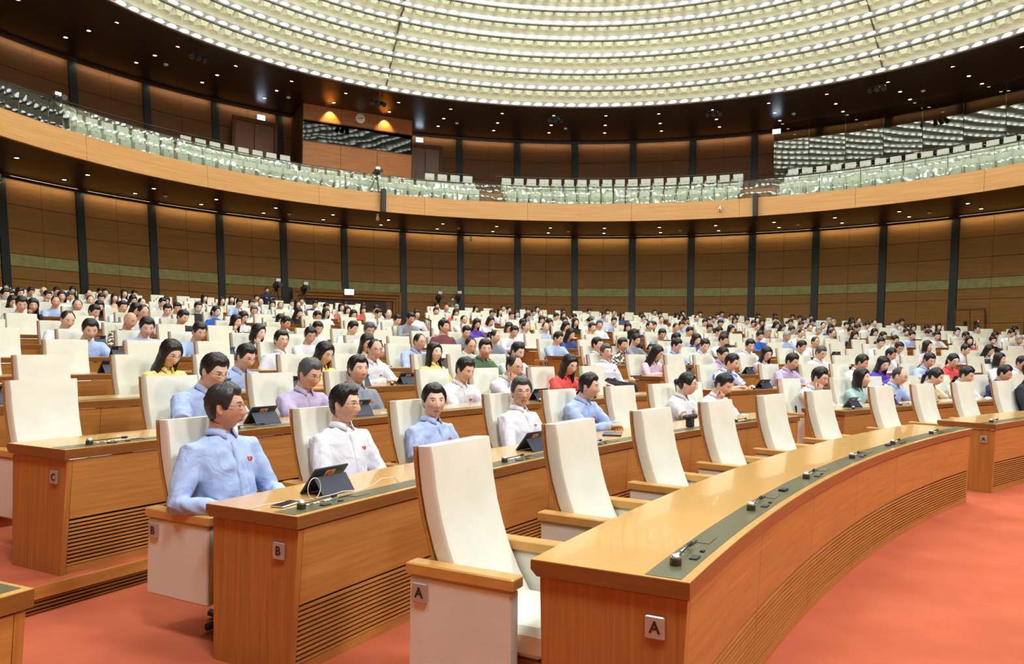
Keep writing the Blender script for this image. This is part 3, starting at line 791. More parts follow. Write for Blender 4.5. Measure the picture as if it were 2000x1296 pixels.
# ---- head: a parametric skull with features, x right, y forward, z up, origin mid-head
def head_dirs(nu, nv):
    i = np.arange(nu); s = (i / nu) * 2 - 1
    ang = np.pi * np.sign(s) * np.abs(s) ** 1.35
    j = np.arange(nv + 1) / nv
    ph = np.pi * j
    A, PH = np.meshgrid(ang, ph)
    return A, PH
def skull(A, PH, sx=1.0, jaw=1.0):
    X = np.sin(PH) * np.sin(A); Y = np.sin(PH) * np.cos(A); Z = np.cos(PH)
    x = 0.0790 * sx * np.sign(X) * np.abs(X) ** 0.90; y = 0.0960 * Y; z = 0.1155 * Z
    t = np.clip(-z / 0.119, 0, 1)
    x = x * (1 - 0.27 * jaw * t ** 1.7)
    y = np.where(y < 0, y * (1 - 0.50 * t ** 1.2), y * (1 - 0.03 * t))
    up = np.clip(z / 0.119, 0, 1)
    y = y - 0.010 * up                                           # crown sits a little back
    x = x * (1 + 0.03 * up)
    return x, y, z
def gz(u, c, s): return np.exp(-((u - c) / s) ** 2)
def head_geo(nu, nv, female=False):
    A, PH = head_dirs(nu, nv)
    x, y, z = skull(A, PH, 0.955 if female else 1.0, 1.12 if female else 0.95)
    w = np.clip((np.cos(A) - 0.15) / 0.5, 0, 1) * np.clip(np.sin(PH) * 1.6, 0, 1)
    ax = np.abs(x)
    d = np.zeros_like(x)
    nose = np.where(z > -0.028, np.clip((0.030 - z) / 0.058, 0, 1), np.exp(-((z + 0.028) / 0.010) ** 2))
    d += 0.0235 * nose * gz(x, 0, 0.0105 + 0.004 * nose)
    d += 0.007 * gz(ax, 0.0135, 0.006) * gz(z, -0.033, 0.008)
    d += -0.0085 * gz(ax, 0.030, 0.016) * gz(z, 0.014, 0.011)
    d += 0.0052 * gz(ax, 0.0315, 0.012) * gz(z, 0.011, 0.008)
    d += (0.003 if female else 0.0045) * gz(ax, 0.03, 0.022) * gz(z, 0.036, 0.009)
    d += 0.0055 * gz(ax, 0.044, 0.018) * gz(z, -0.020, 0.020)
    d += 0.0062 * gz(x, 0, 0.017) * gz(z, -0.0605, 0.0055) + 0.0066 * gz(x, 0, 0.015) * gz(z, -0.0735, 0.006)
    d += -0.0040 * gz(x, 0, 0.020) * gz(z, -0.067, 0.0028)
    d += -0.0035 * gz(x, 0, 0.018) * gz(z, -0.085, 0.006)
    d += 0.0085 * gz(x, 0, 0.020) * gz(z, -0.102, 0.013)
    y = y + d * w
    V = np.stack([x, y, z], -1).reshape(-1, 3)
    F = []
    for j in range(nv):
        for i in range(nu):
            k = (i + 1) % nu
            F.append((j * nu + i, (j + 1) * nu + i, (j + 1) * nu + k, j * nu + k))
    ears = []
    for s in (-1, 1):
        e, f = ellipsoid((0, 0, 0), (0.008, 0.018, 0.031), 10, 7)
        e = np.array(e); e[:, 0] += np.where(np.abs(e[:, 1]) + np.abs(e[:, 2]) < 0.02, -0.003 * s, 0)
        c_, s_ = math.cos(s * 0.42), math.sin(s * 0.42)
        e = np.stack([e[:, 0] * c_ + e[:, 1] * s_ * -1, e[:, 0] * s_ + e[:, 1] * c_, e[:, 2]], -1)
        e[:, 1] += -0.2 * e[:, 2]
        ears.append((e + np.array((s * 0.0785, -0.008, -0.004)), f))
    return V, F, ears
# ---- hair shells in head space
def hair_geo(style, seed=0):
    rng = np.random.RandomState(seed + 3)
    nu, nv = 56, 34
    A, PH = head_dirs(nu, nv); A = np.pi * ((np.arange(nu) / nu) * 2 - 1)[None, :] + 0 * PH
    x, y, z = skull(A, PH)
    aa = np.degrees(np.abs(A))
    fem = style in 'LON'
    # hairline height as a function of angle from the face
    if style == 'h': pts = [(0, 0.101), (12, 0.103), (30, 0.112), (48, 0.085), (62, 0.035), (78, 0.008), (88, 0.02), (104, 0.012), (118, -0.055), (180, -0.075)]
    elif style == 'x': pts = [(0, 0.2), (60, 0.2), (75, 0.06), (80, 0.01), (88, 0.02), (104, 0.012), (118, -0.055), (180, -0.07)]
    elif fem: pts = [(0, 0.072), (20, 0.070), (38, 0.058), (52, 0.030), (62, -0.005), (75, -0.05), (100, -0.075), (180, -0.085)]
    else: pts = [(0, 0.070), (18, 0.072), (36, 0.078), (48, 0.062), (60, 0.030), (74, -0.012), (82, -0.008), (90, 0.022), (102, 0.012), (116, -0.055), (180, -0.078)]
    if style == 'N': pts[5:] = [(75, 0.0), (88, 0.01), (104, -0.0), (118, -0.05), (180, -0.07)]
    zl = np.interp(aa, [p[0] for p in pts], [p[1] for p in pts])
    inside = np.clip((z - zl) / 0.016, -1, 1) * 0.5 + 0.5
    inside = inside * inside * (3 - 2 * inside)
    up = np.clip(z / 0.119, 0, 1); fr = np.clip(np.cos(A), 0, 1)
    th = 0.011 + 0.011 * up
    if style in ('s', 'S', 'G'): th = 0.010 + 0.016 * up + 0.010 * up * fr
    if style == 'h': th = 0.010 + 0.001 * up
    if style == 'x': th = 0.006 + 0 * up
    if fem: th = 0.016 + 0.010 * up
    if style == 'N': th = 0.010 + 0.008 * up
    part = 0.004 * np.tanh((x - 0.022) / 0.01) * up * (1 if style != 'x' else 0)
    strands = 0.0022 * np.sin(A * 23 + 5 * z / 0.03 + seed) + 0.0016 * np.sin(A * 41 - 3 * z / 0.02 + 2 * seed) + 0.0012 * rng.randn(*x.shape)
    off = -0.010 + (th + 0.010 + part) * inside + strands * inside
    nrm = np.stack([x / 0.0745 ** 2, y / 0.0945 ** 2, z / 0.119 ** 2], -1); nrm /= np.linalg.norm(nrm, axis=-1, keepdims=True) + 1e-9
    V = np.stack([x, y, z], -1) + nrm * off[..., None]
    V = V.reshape(-1, 3)
    F = []
    keep = inside.reshape(-1)
    for j in range(nv):
        for i in range(nu):
            k = (i + 1) % nu; q = (j * nu + i, (j + 1) * nu + i, (j + 1) * nu + k, j * nu + k)
            if max(keep[list(q)]) > 0.01: F.append(q)
    parts = [([tuple(v) for v in V], F)]
    def drape(zs, a_open, flare, thick):
        W = []; G = []; n = 26
        for zi, (zz, ao, fx) in enumerate(zip(zs, a_open, flare)):
            for layer in (0, 1):
                for i in range(n):
                    a = math.radians(ao + (360 - 2 * ao) * i / (n - 1))
                    rip = 0.0045 * math.sin(i * 1.9 + zi * 0.9 + seed) + 0.003 * math.sin(i * 4.1 - zi * 1.3)
                    rr = 1 + 0 * layer
                    rx, ry = 0.088 + fx + rip - layer * thick, 0.100 + fx * 0.8 + rip - layer * thick
                    W.append((rx * math.sin(a), ry * math.cos(a) - 0.010 - 0.006 * zi * 0.3, zz + (0.006 * math.sin(i * 2.3) if zi == len(zs) - 1 else 0)))
        m2 = 2 * n
        for zi in range(len(zs) - 1):
            for i in range(n - 1):
                o = zi * m2; p = o + m2
                G.append((o + i, o + i + 1, p + i + 1, p + i)); G.append((o + n + i + 1, o + n + i, p + n + i, p + n + i + 1))
            for e in (0, n - 1):
                o = zi * m2; p = o + m2
                G.append((o + e, p + e, p + n + e, o + n + e))
        o = (len(zs) - 1) * m2
        for i in range(n - 1): G.append((o + i, o + i + 1, o + n + i + 1, o + n + i)); 
        return W, G
    if style == 'L': parts.append(drape([0.03, -0.02, -0.07, -0.12, -0.17, -0.22, -0.27], [58, 55, 57, 60, 64, 70, 80], [0, 0.002, 0.004, 0.006, 0.012, 0.016, 0.014], 0.028))
    if style == 'O': parts.append(drape([0.03, -0.01, -0.05, -0.09, -0.125], [62, 58, 58, 60, 64], [0, 0.005, 0.010, 0.010, 0.001], 0.030))
    if style == 'N':
        parts.append(ellipsoid((0, -0.118, 0.005), (0.040, 0.034, 0.038), 14, 9))
        if seed % 2: parts.append(tube([(0, -0.13, 0.0), (0, -0.145, -0.06), (0, -0.14, -0.14), (0, -0.13, -0.20)], [0.02, 0.027, 0.022, 0.006], 10))
    return joing(parts)
GLS = None
def glasses_geo():
    g = []
    for s in (-1, 1):
        loop = []
        for i in range(17):
            t = 2 * math.pi * i / 16; cx, sz = math.cos(t), math.sin(t)
            loop.append((s * 0.0325 + 0.0235 * math.copysign(abs(cx) ** 0.7, cx), 0.100 - 0.012 * abs(s * 0.0325 + 0.02 * cx) / 0.05, 0.009 + 0.0155 * math.copysign(abs(sz) ** 0.8, sz)))
        g.append(tube(loop, 0.0013, 5, cap=False))
        g.append(tube([(s * 0.056, 0.088, 0.016), (s * 0.077, 0.070, 0.015), (s * 0.0855, 0.0, 0.012)], 0.0015, 5))
    g.append(tube([(-0.009, 0.101, 0.012), (0, 0.105, 0.0145), (0.009, 0.101, 0.012)], 0.0013, 5))
    return joing(g)
def mask_geo():
    A, PH = np.meshgrid(np.radians(np.linspace(-62, 62, 15)), np.linspace(np.pi * 0.56, np.pi * 0.93, 10))
    x, y, z = skull(A, PH)
    y = y + 0.012 + 0.018 * gz(x, 0, 0.02) * gz(z, -0.04, 0.03)
    x = x * 1.05
    V = np.stack([x, y, z], -1).reshape(-1, 3); F = []
    for j in range(9):
        for i in range(14):
            F.append((j * 15 + i, (j + 1) * 15 + i, (j + 1) * 15 + i + 1, j * 15 + i + 1))
    return [tuple(v) for v in V], F

# ---- poses (local: +Y is the way the sitter faces, +X the sitter's right, z up from the floor)
def ik(S, W, a, b, pole):
    S, W, pole = Vector(S), Vector(W), Vector(pole); d = W - S; L_ = min(d.length, (a + b) * 0.999)
    dn = d.normalized(); W = S + dn * L_
    t = (a * a - b * b + L_ * L_) / (2 * L_); h = math.sqrt(max(a * a - t * t, 0))
    pp = pole - dn * pole.dot(dn); pp.normalize()
    return S + dn * t + pp * h, W
DY = 0.37          # distance from hips forward to the desk edge
def pose(kind, female, yaw, pitch):
    P = {}
    lean = {'back': -7, 'lap': -4, 'write': 15, 'rest': 11, 'face': 15, 'phone': 12, 'tablet': 9, 'stand': 0}[kind]
    hip = Vector((0, 0.0, 0.525)); T = math.radians(lean)
    sd = Vector((0, math.sin(T), math.cos(T))); fw = Vector((0, math.cos(T), -math.sin(T)))
    sl = 0.50 if not female else 0.475
    P['hip'] = hip; P['sd'] = sd; P['fw'] = fw; P['sl'] = sl
    curve = math.radians(lean * 1.35 if lean > 0 else lean * 0.3)
    sd2 = Vector((0, math.sin(curve), math.cos(curve)))
    P['nb'] = hip + sd * sl * 0.98 + sd2 * 0.02
    P['sh'] = {s: hip + sd * (sl * 0.838) + Vector((s * (0.180 if not female else 0.152), 0, 0)) for s in (-1, 1)}
    nd = (sd2 + Vector((0, 0.28 if lean > 0 else 0.22, 0))).normalized()
    P['hc'] = P['nb'] + nd * (0.134 if not female else 0.134) + Vector((0, 0.018, 0))
    P['R'] = Matrix.Rotation(yaw, 3, 'Z') @ Matrix.Rotation(-pitch, 3, 'X')
    ua, fa = (0.285, 0.245) if not female else (0.265, 0.225)
    W = {}; pole = {1: Vector((0.6, -0.4, -0.5)), -1: Vector((-0.6, -0.4, -0.5))}
    hd = {1: (Vector((-0.35, 1, 0)), Vector((0, 0, -1)), 'rest'), -1: (Vector((0.35, 1, 0)), Vector((0, 0, -1)), 'rest')}
    zt = 0.795
    if kind in ('back', 'lap', 'stand'):
        W = {1: (0.15, 0.30, 0.64), -1: (-0.13, 0.30, 0.64)}
        if kind == 'back': W = {1: (0.225, 0.23, 0.685), -1: (-0.19, 0.27, 0.67)}; pole = {1: Vector((0.5, -0.5, -0.55)), -1: Vector((-0.5, -0.5, -0.55))}; hd = {s: (Vector((-0.2 * s, 1, -0.15)), Vector((0, 0, -1)), 'rest') for s in (1, -1)}
    elif kind == 'write':
        W = {1: (0.16, DY + 0.12, zt), -1: (-0.15, DY + 0.10, zt)}
        hd = {1: (Vector((-0.6, 1, 0)), Vector((0, 0, -1)), 'grip'), -1: (Vector((0.7, 1, 0)), Vector((0, 0, -1)), 'rest')}
    elif kind == 'rest':
        W = {1: (0.06, DY + 0.10, zt), -1: (-0.10, DY + 0.08, zt)}
        hd = {1: (Vector((-1, 0.5, 0)), Vector((0, 0, -1)), 'rest'), -1: (Vector((1, 0.5, 0)), Vector((0, 0, -1)), 'rest')}
    elif kind == 'tablet':
        W = {1: (0.13, DY + 0.14, zt), -1: (-0.20, DY + 0.02, zt)}
        hd = {1: (Vector((-0.35, 1, 0.05)), Vector((0, 0, -1)), 'grip'), -1: (Vector((0.8, 0.8, 0)), Vector((0, 0, -1)), 'rest')}
    elif kind == 'face':
        c = P['hc'] + P['R'] @ Vector((0.045, 0.045, -0.150))
        W = {1: tuple(c), -1: (-0.06, DY + 0.10, zt)}; pole[1] = Vector((0.5, 0.5, -0.8))
        hd = {1: (P['R'] @ Vector((0.05, 0.35, 1)), P['R'] @ Vector((-0.4, -1, 0.2)), 'fist'), -1: (Vector((0.9, 0.6, 0)), Vector((0, 0, -1)), 'rest')}
    elif kind == 'phone':
        W = {1: (0.085, DY + 0.02, 0.86), -1: (-0.085, DY + 0.02, 0.86)}
        hd = {1: (Vector((-0.45, 0.7, 0.5)), Vector((-0.6, -0.2, 0.3)), 'grip'), -1: (Vector((0.45, 0.7, 0.5)), Vector((0.6, -0.2, 0.3)), 'grip')}
    P['el'], P['wr'] = {}, {}
    for s in (1, -1):
        e, w = ik(P['sh'][s], W[s], ua, fa, pole[s]); P['el'][s], P['wr'][s] = e, w
    P['hand'] = hd; P['kind'] = kind
    return P
def hand_geo(w, d, nrm, mode, side, sc=1.0, n=7):
    """palm and five separate fingers; d along the hand, nrm out of the palm"""
    d = Vector(d).normalized(); nrm = Vector(nrm); nrm = (nrm - d * nrm.dot(d)).normalized(); lat = d.cross(nrm) * side   # lat points to the thumb side
    w = Vector(w); g = []
    Q = lambda a, b, c: w + (d * a + lat * b + nrm * c) * sc
    g.append(tube([Q(-0.02, 0, 0), Q(0.02, 0, 0.0), Q(0.055, 0, 0.0), Q(0.088, 0, 0.002)], [(0.024 * sc, 0.021 * sc), (0.032 * sc, 0.017 * sc), (0.040 * sc, 0.015 * sc), (0.039 * sc, 0.011 * sc)], 10, side=lat))
    curl = {'rest': (14, 22, 16), 'grip': (38, 52, 34), 'fist': (62, 78, 55)}[mode]
    for i, (b, L_) in enumerate(((0.028, 0.068), (0.0095, 0.077), (-0.0095, 0.071), (-0.027, 0.056))):
        p = Q(0.082, b, 0.001); a = 0; pts = [Q(0.070, b, 0.0), p]; fan = b * 2.2
        for s_, (frac, c) in enumerate(zip((0.45, 0.31, 0.24), curl)):
            a += math.radians(c + 3 * i)
            p = p + (d * math.cos(a) + nrm * math.sin(a) + lat * fan * 0.35).normalized() * (L_ * frac * sc); pts.append(p)
        g.append(tube(pts, [0.0088 * sc, 0.0092 * sc, 0.0086 * sc, 0.0078 * sc, 0.0062 * sc], n))
    a = math.radians({'rest': 12, 'grip': 35, 'fist': 40}[mode])
    t0 = Q(0.022, 0.026, 0.006); t1 = Q(0.048, 0.050, 0.012); t2 = t1 + (d * 0.8 + lat * (0.45 - 0.5 * math.sin(a)) + nrm * math.sin(a)).normalized() * 0.030 * sc
    t3 = t2 + (d * 0.95 + lat * (0.1 - 0.5 * math.sin(a)) + nrm * math.sin(a) * 1.1).normalized() * 0.024 * sc
    g.append(tube([t0, t1, t2, t3], [0.014 * sc, 0.0115 * sc, 0.0098 * sc, 0.0070 * sc], n))
    return joing(g)
def spine(P, t): return P['hip'] + P['sd'] * (P['sl'] * t)
def torso_sections(P, female, belly, grow):
    sec = [(-0.16, 0.165, 0.115), (0.02, 0.170, 0.122 + belly), (0.22, 0.155, 0.118 + belly), (0.42, 0.165, 0.112 + belly * 0.6), (0.62, 0.180, 0.115), (0.80, 0.190, 0.104), (0.905, 0.160, 0.086), (0.97, 0.095, 0.070), (1.02, 0.060, 0.058)]
    if female: sec = [(-0.16, 0.165, 0.112), (0.02, 0.165, 0.115), (0.22, 0.138, 0.102), (0.42, 0.138, 0.102), (0.60, 0.148, 0.118), (0.78, 0.150, 0.096), (0.89, 0.125, 0.078), (0.965, 0.075, 0.060), (1.02, 0.052, 0.050)]
    pts = [spine(P, t) + P['fw'] * (0.012 if 0.1 < t < 0.7 else 0.0) for t, a, b in sec]
    return pts, [(a + grow, b + grow) for t, a, b in sec]
def legs_geo(P, grow):
    g = []
    for s in (-1, 1):
        hj = P['hip'] + Vector((s * 0.085, 0.0, -0.02)); kn = Vector((s * 0.13, 0.44, 0.50)); an = Vector((s * 0.13, 0.42, 0.09))
        g.append(tube([hj + Vector((0, -0.06, 0)), hj + Vector((0, 0.12, 0)), kn, kn + Vector((0, 0.01, -0.06)), (kn + an) / 2, an], [0.088 + grow, 0.084 + grow, 0.064 + grow, 0.062 + grow, 0.058 + grow, 0.048 + grow], 10))
    return joing(g)
CACHE = {}
def wrinkle(V, N, amp, seed):
    x, y, z = V[:, 0], V[:, 1], V[:, 2]
    w = np.sin(31 * z + 17 * x + 9 * np.sin(11 * y + seed)) * 0.5 + np.sin(52 * x - 23 * z + 14 * np.sin(9 * x + 13 * y)) * 0.35 + np.sin(71 * y + 43 * z + 5 * np.sin(19 * z)) * 0.3
    return V + N * (amp * w)[:, None]
def body_mesh(kind, female, yaw, pitch, det):
    """skin: head with face, neck, torso, arms and hands in one mesh"""
    key = ('body', kind, female, round(yaw, 2), round(pitch, 2), det)
    if key in CACHE: return CACHE[key]
    P = pose(kind, female, yaw, pitch)
    nu, nv = ((72, 56), (44, 36), (28, 24))[det]
    hv, hf, ears = head_geo(nu, nv, female)
    R = np.array(P['R']); hc = np.array(P['hc'])
    tp, tr = torso_sections(P, female, 0, -0.016)
    nb = P['nb']; hb = P['hc'] + P['R'] @ Vector((0, -0.022, -0.06)); nr = 0.060 if not female else 0.049
    parts = [tube(tp, tr, 14, side=(1, 0, 0)), tube([nb - P['sd'] * 0.06, nb, (nb + hb) / 2, hb], [nr * 1.15, nr * 1.03, nr * 0.97, nr], 12)]
    ar = 1.0 if not female else 0.84
    for s in (1, -1):
        S, E, Wr = P['sh'][s], P['el'][s], P['wr'][s]
        parts.append(tube([S + Vector((-0.03 * s, 0, -0.01)), S, (S + E) / 2, E, E * 0.55 + Wr * 0.45, Wr, Wr + (Wr - E).normalized() * 0.02], [0.045 * ar, 0.052 * ar, 0.047 * ar, 0.038 * ar, 0.037 * ar, 0.026 * ar, 0.024 * ar], 10))
    V, N, F = remesh(joing(parts), (0.0105, 0.013, 0.018)[det], 2)
    allV = [V]; allF = [F]; hp = [np.tile(np.array((0, -1.0, 0)), (len(V), 1))]; o = len(V)
    def add(v, f, h):
        nonlocal o
        allV.append(v); allF.append([tuple(i + o for i in q) for q in f]); hp.append(h); o += len(v)
    add(hv @ R.T + hc, hf, hv)
    for ev, ef in ears: add(ev @ R.T + hc, ef, np.tile(np.array((0, -1.0, 0)), (len(ev), 1)))
    if det < 2 or kind in ('face', 'phone', 'tablet', 'write'):
        for s in (1, -1):
            d, nr_, md = P['hand'][s]
            g = hand_geo(P['wr'][s], d, nr_, md, s, 0.95 if not female else 0.86, 7 if det == 0 else 5)
            gv = np.array(g[0]); add(gv, g[1], np.tile(np.array((0, -1.0, 0)), (len(gv), 1)))
    VV = np.concatenate(allV); FF = [q for f in allF for q in f]; HP = np.concatenate(hp).astype('f')
    me = bpy.data.meshes.new('person_body'); me.from_pydata(VV.tolist(), [], FF)
    me.polygons.foreach_set('use_smooth', [True] * len(me.polygons))
    at = me.attributes.new('hp', 'FLOAT_VECTOR', 'POINT'); at.data.foreach_set('vector', HP.reshape(-1))
    me.materials.append(skin_mat); me.update()
    CACHE[key] = (me, P)
    return CACHE[key]
def shirt_mesh(kind, female, det, sleeve, belly, jacket=False):
    key = ('shirt', kind, female, det, sleeve, belly, jacket)
    if key in CACHE: return CACHE[key]
    P = pose(kind, female, 0, 0); gr = 0.010 + (0.010 if jacket else 0)
    tp, tr = torso_sections(P, female, belly, gr)
    tp, tr = tp[:-1] + [tp[-1] - P['sd'] * 0.012], tr[:-1] + [(0.066 if not female else 0.060, 0.063 if not female else 0.058)]
    parts = [tube(tp, tr, 18, side=(1, 0, 0))]
    ar = 1.0 if not female else 0.86
    for s in (1, -1):
        S, E, Wr = P['sh'][s], P['el'][s], P['wr'][s]
        up = (S + E) / 2; low = E * 0.5 + Wr * 0.5
        if sleeve == 'long':
            pts = [S + Vector((-0.05 * s, 0, 0.0)), S, up, E, low, Wr - (Wr - E).normalized() * 0.012]
            rr = [0.055, 0.066, 0.064, 0.055, 0.049, 0.038]
        else:
            pts = [S + Vector((-0.05 * s, 0, 0.0)), S, up, S * 0.28 + E * 0.72]
            rr = [0.055, 0.066, 0.066, 0.064]
        parts.append(tube(pts, [(r + gr * 0.4) * ar for r in rr], 12))
    V, N, F = remesh(joing(parts), (0.0105, 0.014, 0.019)[det], 3)
    V = wrinkle(V, N, (0.0056, 0.0046, 0.0015)[det], 1.3 + len(CACHE))
    geo = ([tuple(v) for v in V], F)
    if det == 0:      # button placket with buttons
        W = []; G = []
        ts = np.linspace(0.90, 0.10, 14)
        sx = [q[0] for q in [(-0.16,), (0.02,), (0.22,), (0.42,), (0.62,), (0.80,), (0.905,), (0.97,), (1.02,)]]
        bd_ = [b for a, b in tr]
        for t in ts:
            rel = V - np.array(P['hip']); al = rel @ np.array(P['sd']); fwv = rel @ np.array(P['fw'])
            selv = fwv[(np.abs(V[:, 0]) < 0.02) & (np.abs(al - t * P['sl']) < 0.014)]
            dpt = float(selv.max()) if len(selv) else 0.1
            c = spine(P, float(t)) + P['fw'] * (dpt - 0.001)
            for x, o_ in ((-0.017, -0.004), (-0.015, 0.004), (0.015, 0.004), (0.017, -0.004)): W.append(tuple(c + Vector((x, 0, 0)) + P['fw'] * o_))
        for i in range(len(ts) - 1):
            for k in range(3): G.append((i * 4 + k, i * 4 + k + 1, i * 4 + 5 + k, i * 4 + 4 + k))
        geo = addgeo(geo, (W, G))
    # collar: folded band open at the throat
    if det < 2 and not (female and sleeve == 'round'):
        fx = P['sd'].cross(Vector((1, 0, 0))) * -1
        c = spine(P, 0.995) + P['fw'] * 0.008
        n = 22; W = []; G = []
        for i in range(n):
            a = math.radians(-158 + 316 * i / (n - 1)); fr = max(0.0, -math.cos(a)) ** 3
            u = Vector((math.sin(a), 0, 0)) + P['fw'] * (-math.cos(a))
            rt = 0.058 if not female else 0.050
            rows = ((rt, 0.034 - 0.026 * fr), (rt + 0.006, 0.038 - 0.026 * fr), (rt + 0.022 + 0.010 * fr, 0.004 - 0.040 * fr), (rt + 0.017 + 0.010 * fr, 0.001 - 0.040 * fr))
            for r, h in rows: W.append(tuple(c + u * r + P['sd'] * h + P['fw'] * (0.012 * fr)))
        for i in range(n - 1):
            for k in range(4):
                j = (k + 1) % 4
                G.append((i * 4 + k, i * 4 + j, i * 4 + 4 + j, i * 4 + 4 + k))
        G.append((3, 2, 1, 0)); G.append(tuple((n - 1) * 4 + k for k in range(4)))
        geo = addgeo(geo, (W, G))
    me = mesh('shirt', geo, smooth=True)
    me.materials.append(cloth_mat)
    CACHE[key] = me
    return me
def trouser_mesh(det):
    key = ('trousers', det)
    if key not in CACHE:
        P = pose('lap', False, 0, 0)
        tp, tr = torso_sections(P, False, 0, -0.002)
        V, N, F = remesh(joing([legs_geo(P, 0.0), tube(tp[:3], [(a * 0.97, b) for a, b in tr[:3]], 14, side=(1, 0, 0))]), 0.02 if det == 0 else 0.03, 2)
        CACHE[key] = mesh('trousers', ([tuple(v) for v in V], F), smooth=True, mat=cloth_mat)
    return CACHE[key]
SHOE = mesh('shoe', joing([rbox(-0.042, 0.042, -0.07, 0.17, 0.0, 0.055, 0.018), ellipsoid((0, -0.01, 0.06), (0.042, 0.06, 0.035), 10, 6)]), smooth=True, mat=shoe_mat)
def hair_mesh(style, seed):
    key = ('hair', style, seed)
    if key not in CACHE:
        CACHE[key] = mesh('hair', hair_geo(style, seed), smooth=True, mat=hair_mat)
    return CACHE[key]
GLASSES = mesh('glasses', glasses_geo(), smooth=True, mat=glasses_mat)
MASK = mesh('face_mask', mask_geo(), smooth=True, mat=mask_mat)
BADGE = mesh('badge', rbox(-0.016, 0.016, -0.002, 0.002, -0.010, 0.010, 0.001), mat=badge_mat)
FLAP = mesh('badge_star', rbox(-0.004, 0.004, -0.0028, 0.0028, -0.004, 0.004, 0.001), mat=emblem_gold)

CLOTH = {'w': ((0.78, 0.80, 0.87), 'white shirt'), 'b': ((0.42, 0.55, 0.86), 'light blue shirt'), 'n': ((0.055, 0.085, 0.26), 'navy blue top'), 'k': ((0.022, 0.022, 0.026), 'black top'),
         'l': ((0.52, 0.46, 0.68), 'lavender shirt'), 'y': ((0.88, 0.74, 0.27), 'yellow dress'), 'r': ((0.78, 0.11, 0.10), 'coral red top'), 'p': ((0.14, 0.07, 0.50), 'purple top'),
         'B': ((0.03, 0.14, 0.66), 'royal blue top'), 'g': ((0.095, 0.18, 0.095), 'green uniform'), 't': ((0.40, 0.60, 0.58), 'pale teal blouse'), 'm': ((0.20, 0.06, 0.075), 'maroon shirt'),
         'o': ((0.80, 0.50, 0.34), 'peach blouse'), 'c': ((0.76, 0.66, 0.42), 'cream blouse'), 'd': ((0.10, 0.065, 0.05), 'patterned top'), 'e': ((0.27, 0.30, 0.36), 'grey shirt'),
         'P': ((0.74, 0.55, 0.64), 'pale pink blouse'), 'G': ((0.02, 0.28, 0.14), 'bright green top'), 'j': ((0.03, 0.032, 0.045), 'dark suit jacket')}
HAIRC = {'s': (0.012, 0.011, 0.012), 'S': (0.10, 0.10, 0.105), 'h': (0.018, 0.016, 0.017), 'x': (0.05, 0.05, 0.05), 'L': (0.014, 0.010, 0.010), 'O': (0.017, 0.012, 0.011), 'N': (0.012, 0.011, 0.012), 'G': (0.42, 0.42, 0.43)}
HAIRW = {'s': 'black-haired', 'S': 'grey-haired', 'h': 'balding', 'x': 'bald', 'L': 'long-haired', 'O': 'bob-haired', 'N': 'tied-haired', 'G': 'white-haired'}
def person(pos, rotz, label, cl, hair, flags, kind, yaw, pitch, det, scale=1.0, sleeve='long', belly=0.0, group=None, seed=0, badge=False, skin=None, hairc=None, pattern=None, clothc=None, jacket=False):
    female = hair in 'LON'
    me, P = body_mesh(kind, female, yaw, pitch, det)
    t = thing('person', label, 'person', pos, rotz, group)
    if scale != 1.0: t.scale = (scale, scale, scale)
    b = link('body', me, t)
    sk = skin or random.choice([(0.68, 0.42, 0.30), (0.72, 0.47, 0.35), (0.62, 0.36, 0.25), (0.75, 0.50, 0.38)])
    if female and not skin: sk = random.choice([(0.77, 0.53, 0.42), (0.73, 0.48, 0.37), (0.80, 0.57, 0.46)])
    b.color = (*sk, 1)
    sm = shirt_mesh(kind, female, det, sleeve, belly, jacket)
    s = link('jacket' if jacket else 'shirt', sm, t); s.color = (*(clothc or CLOTH[cl][0]), 1)
    if cl == 'd' or pattern:
        s.material_slots[0].link = 'OBJECT'; s.material_slots[0].material = pattern or cloth_pat
    tr = link('trousers', trouser_mesh(det), t); tr.color = (0.02, 0.022, 0.032, 1)
    if det == 0:
        for sx in (-1, 1): link('shoe', SHOE, t, (sx * 0.13, 0.44, 0.0))
    M4 = Matrix.Translation(P['hc']) @ P['R'].to_4x4()
    if hair != 'x' or det < 2:
        h = link('hair', hair_mesh(hair, seed % 3), t); h.matrix_local = M4; h.color = (*(hairc or HAIRC[hair]), 1)
    if 'g' in flags and det < 2: link('glasses', GLASSES, t).matrix_local = M4
    if 'm' in flags: link('face_mask', MASK, t).matrix_local = M4
    if badge:
        bp_ = spine(P, 0.70) + P['fw'] * (0.128 + (0.012 if female else 0.0)) + Vector((-0.085, -0.006, 0))
        o = link('badge', BADGE, t); o.matrix_local = Matrix.Translation(bp_) @ Matrix.Rotation(math.pi - math.atan2(P['sd'].y, P['sd'].z), 4, 'X') @ Matrix.Rotation(0.25, 4, 'Z')
        st = link('badge_star', FLAP, o)
    return t, P

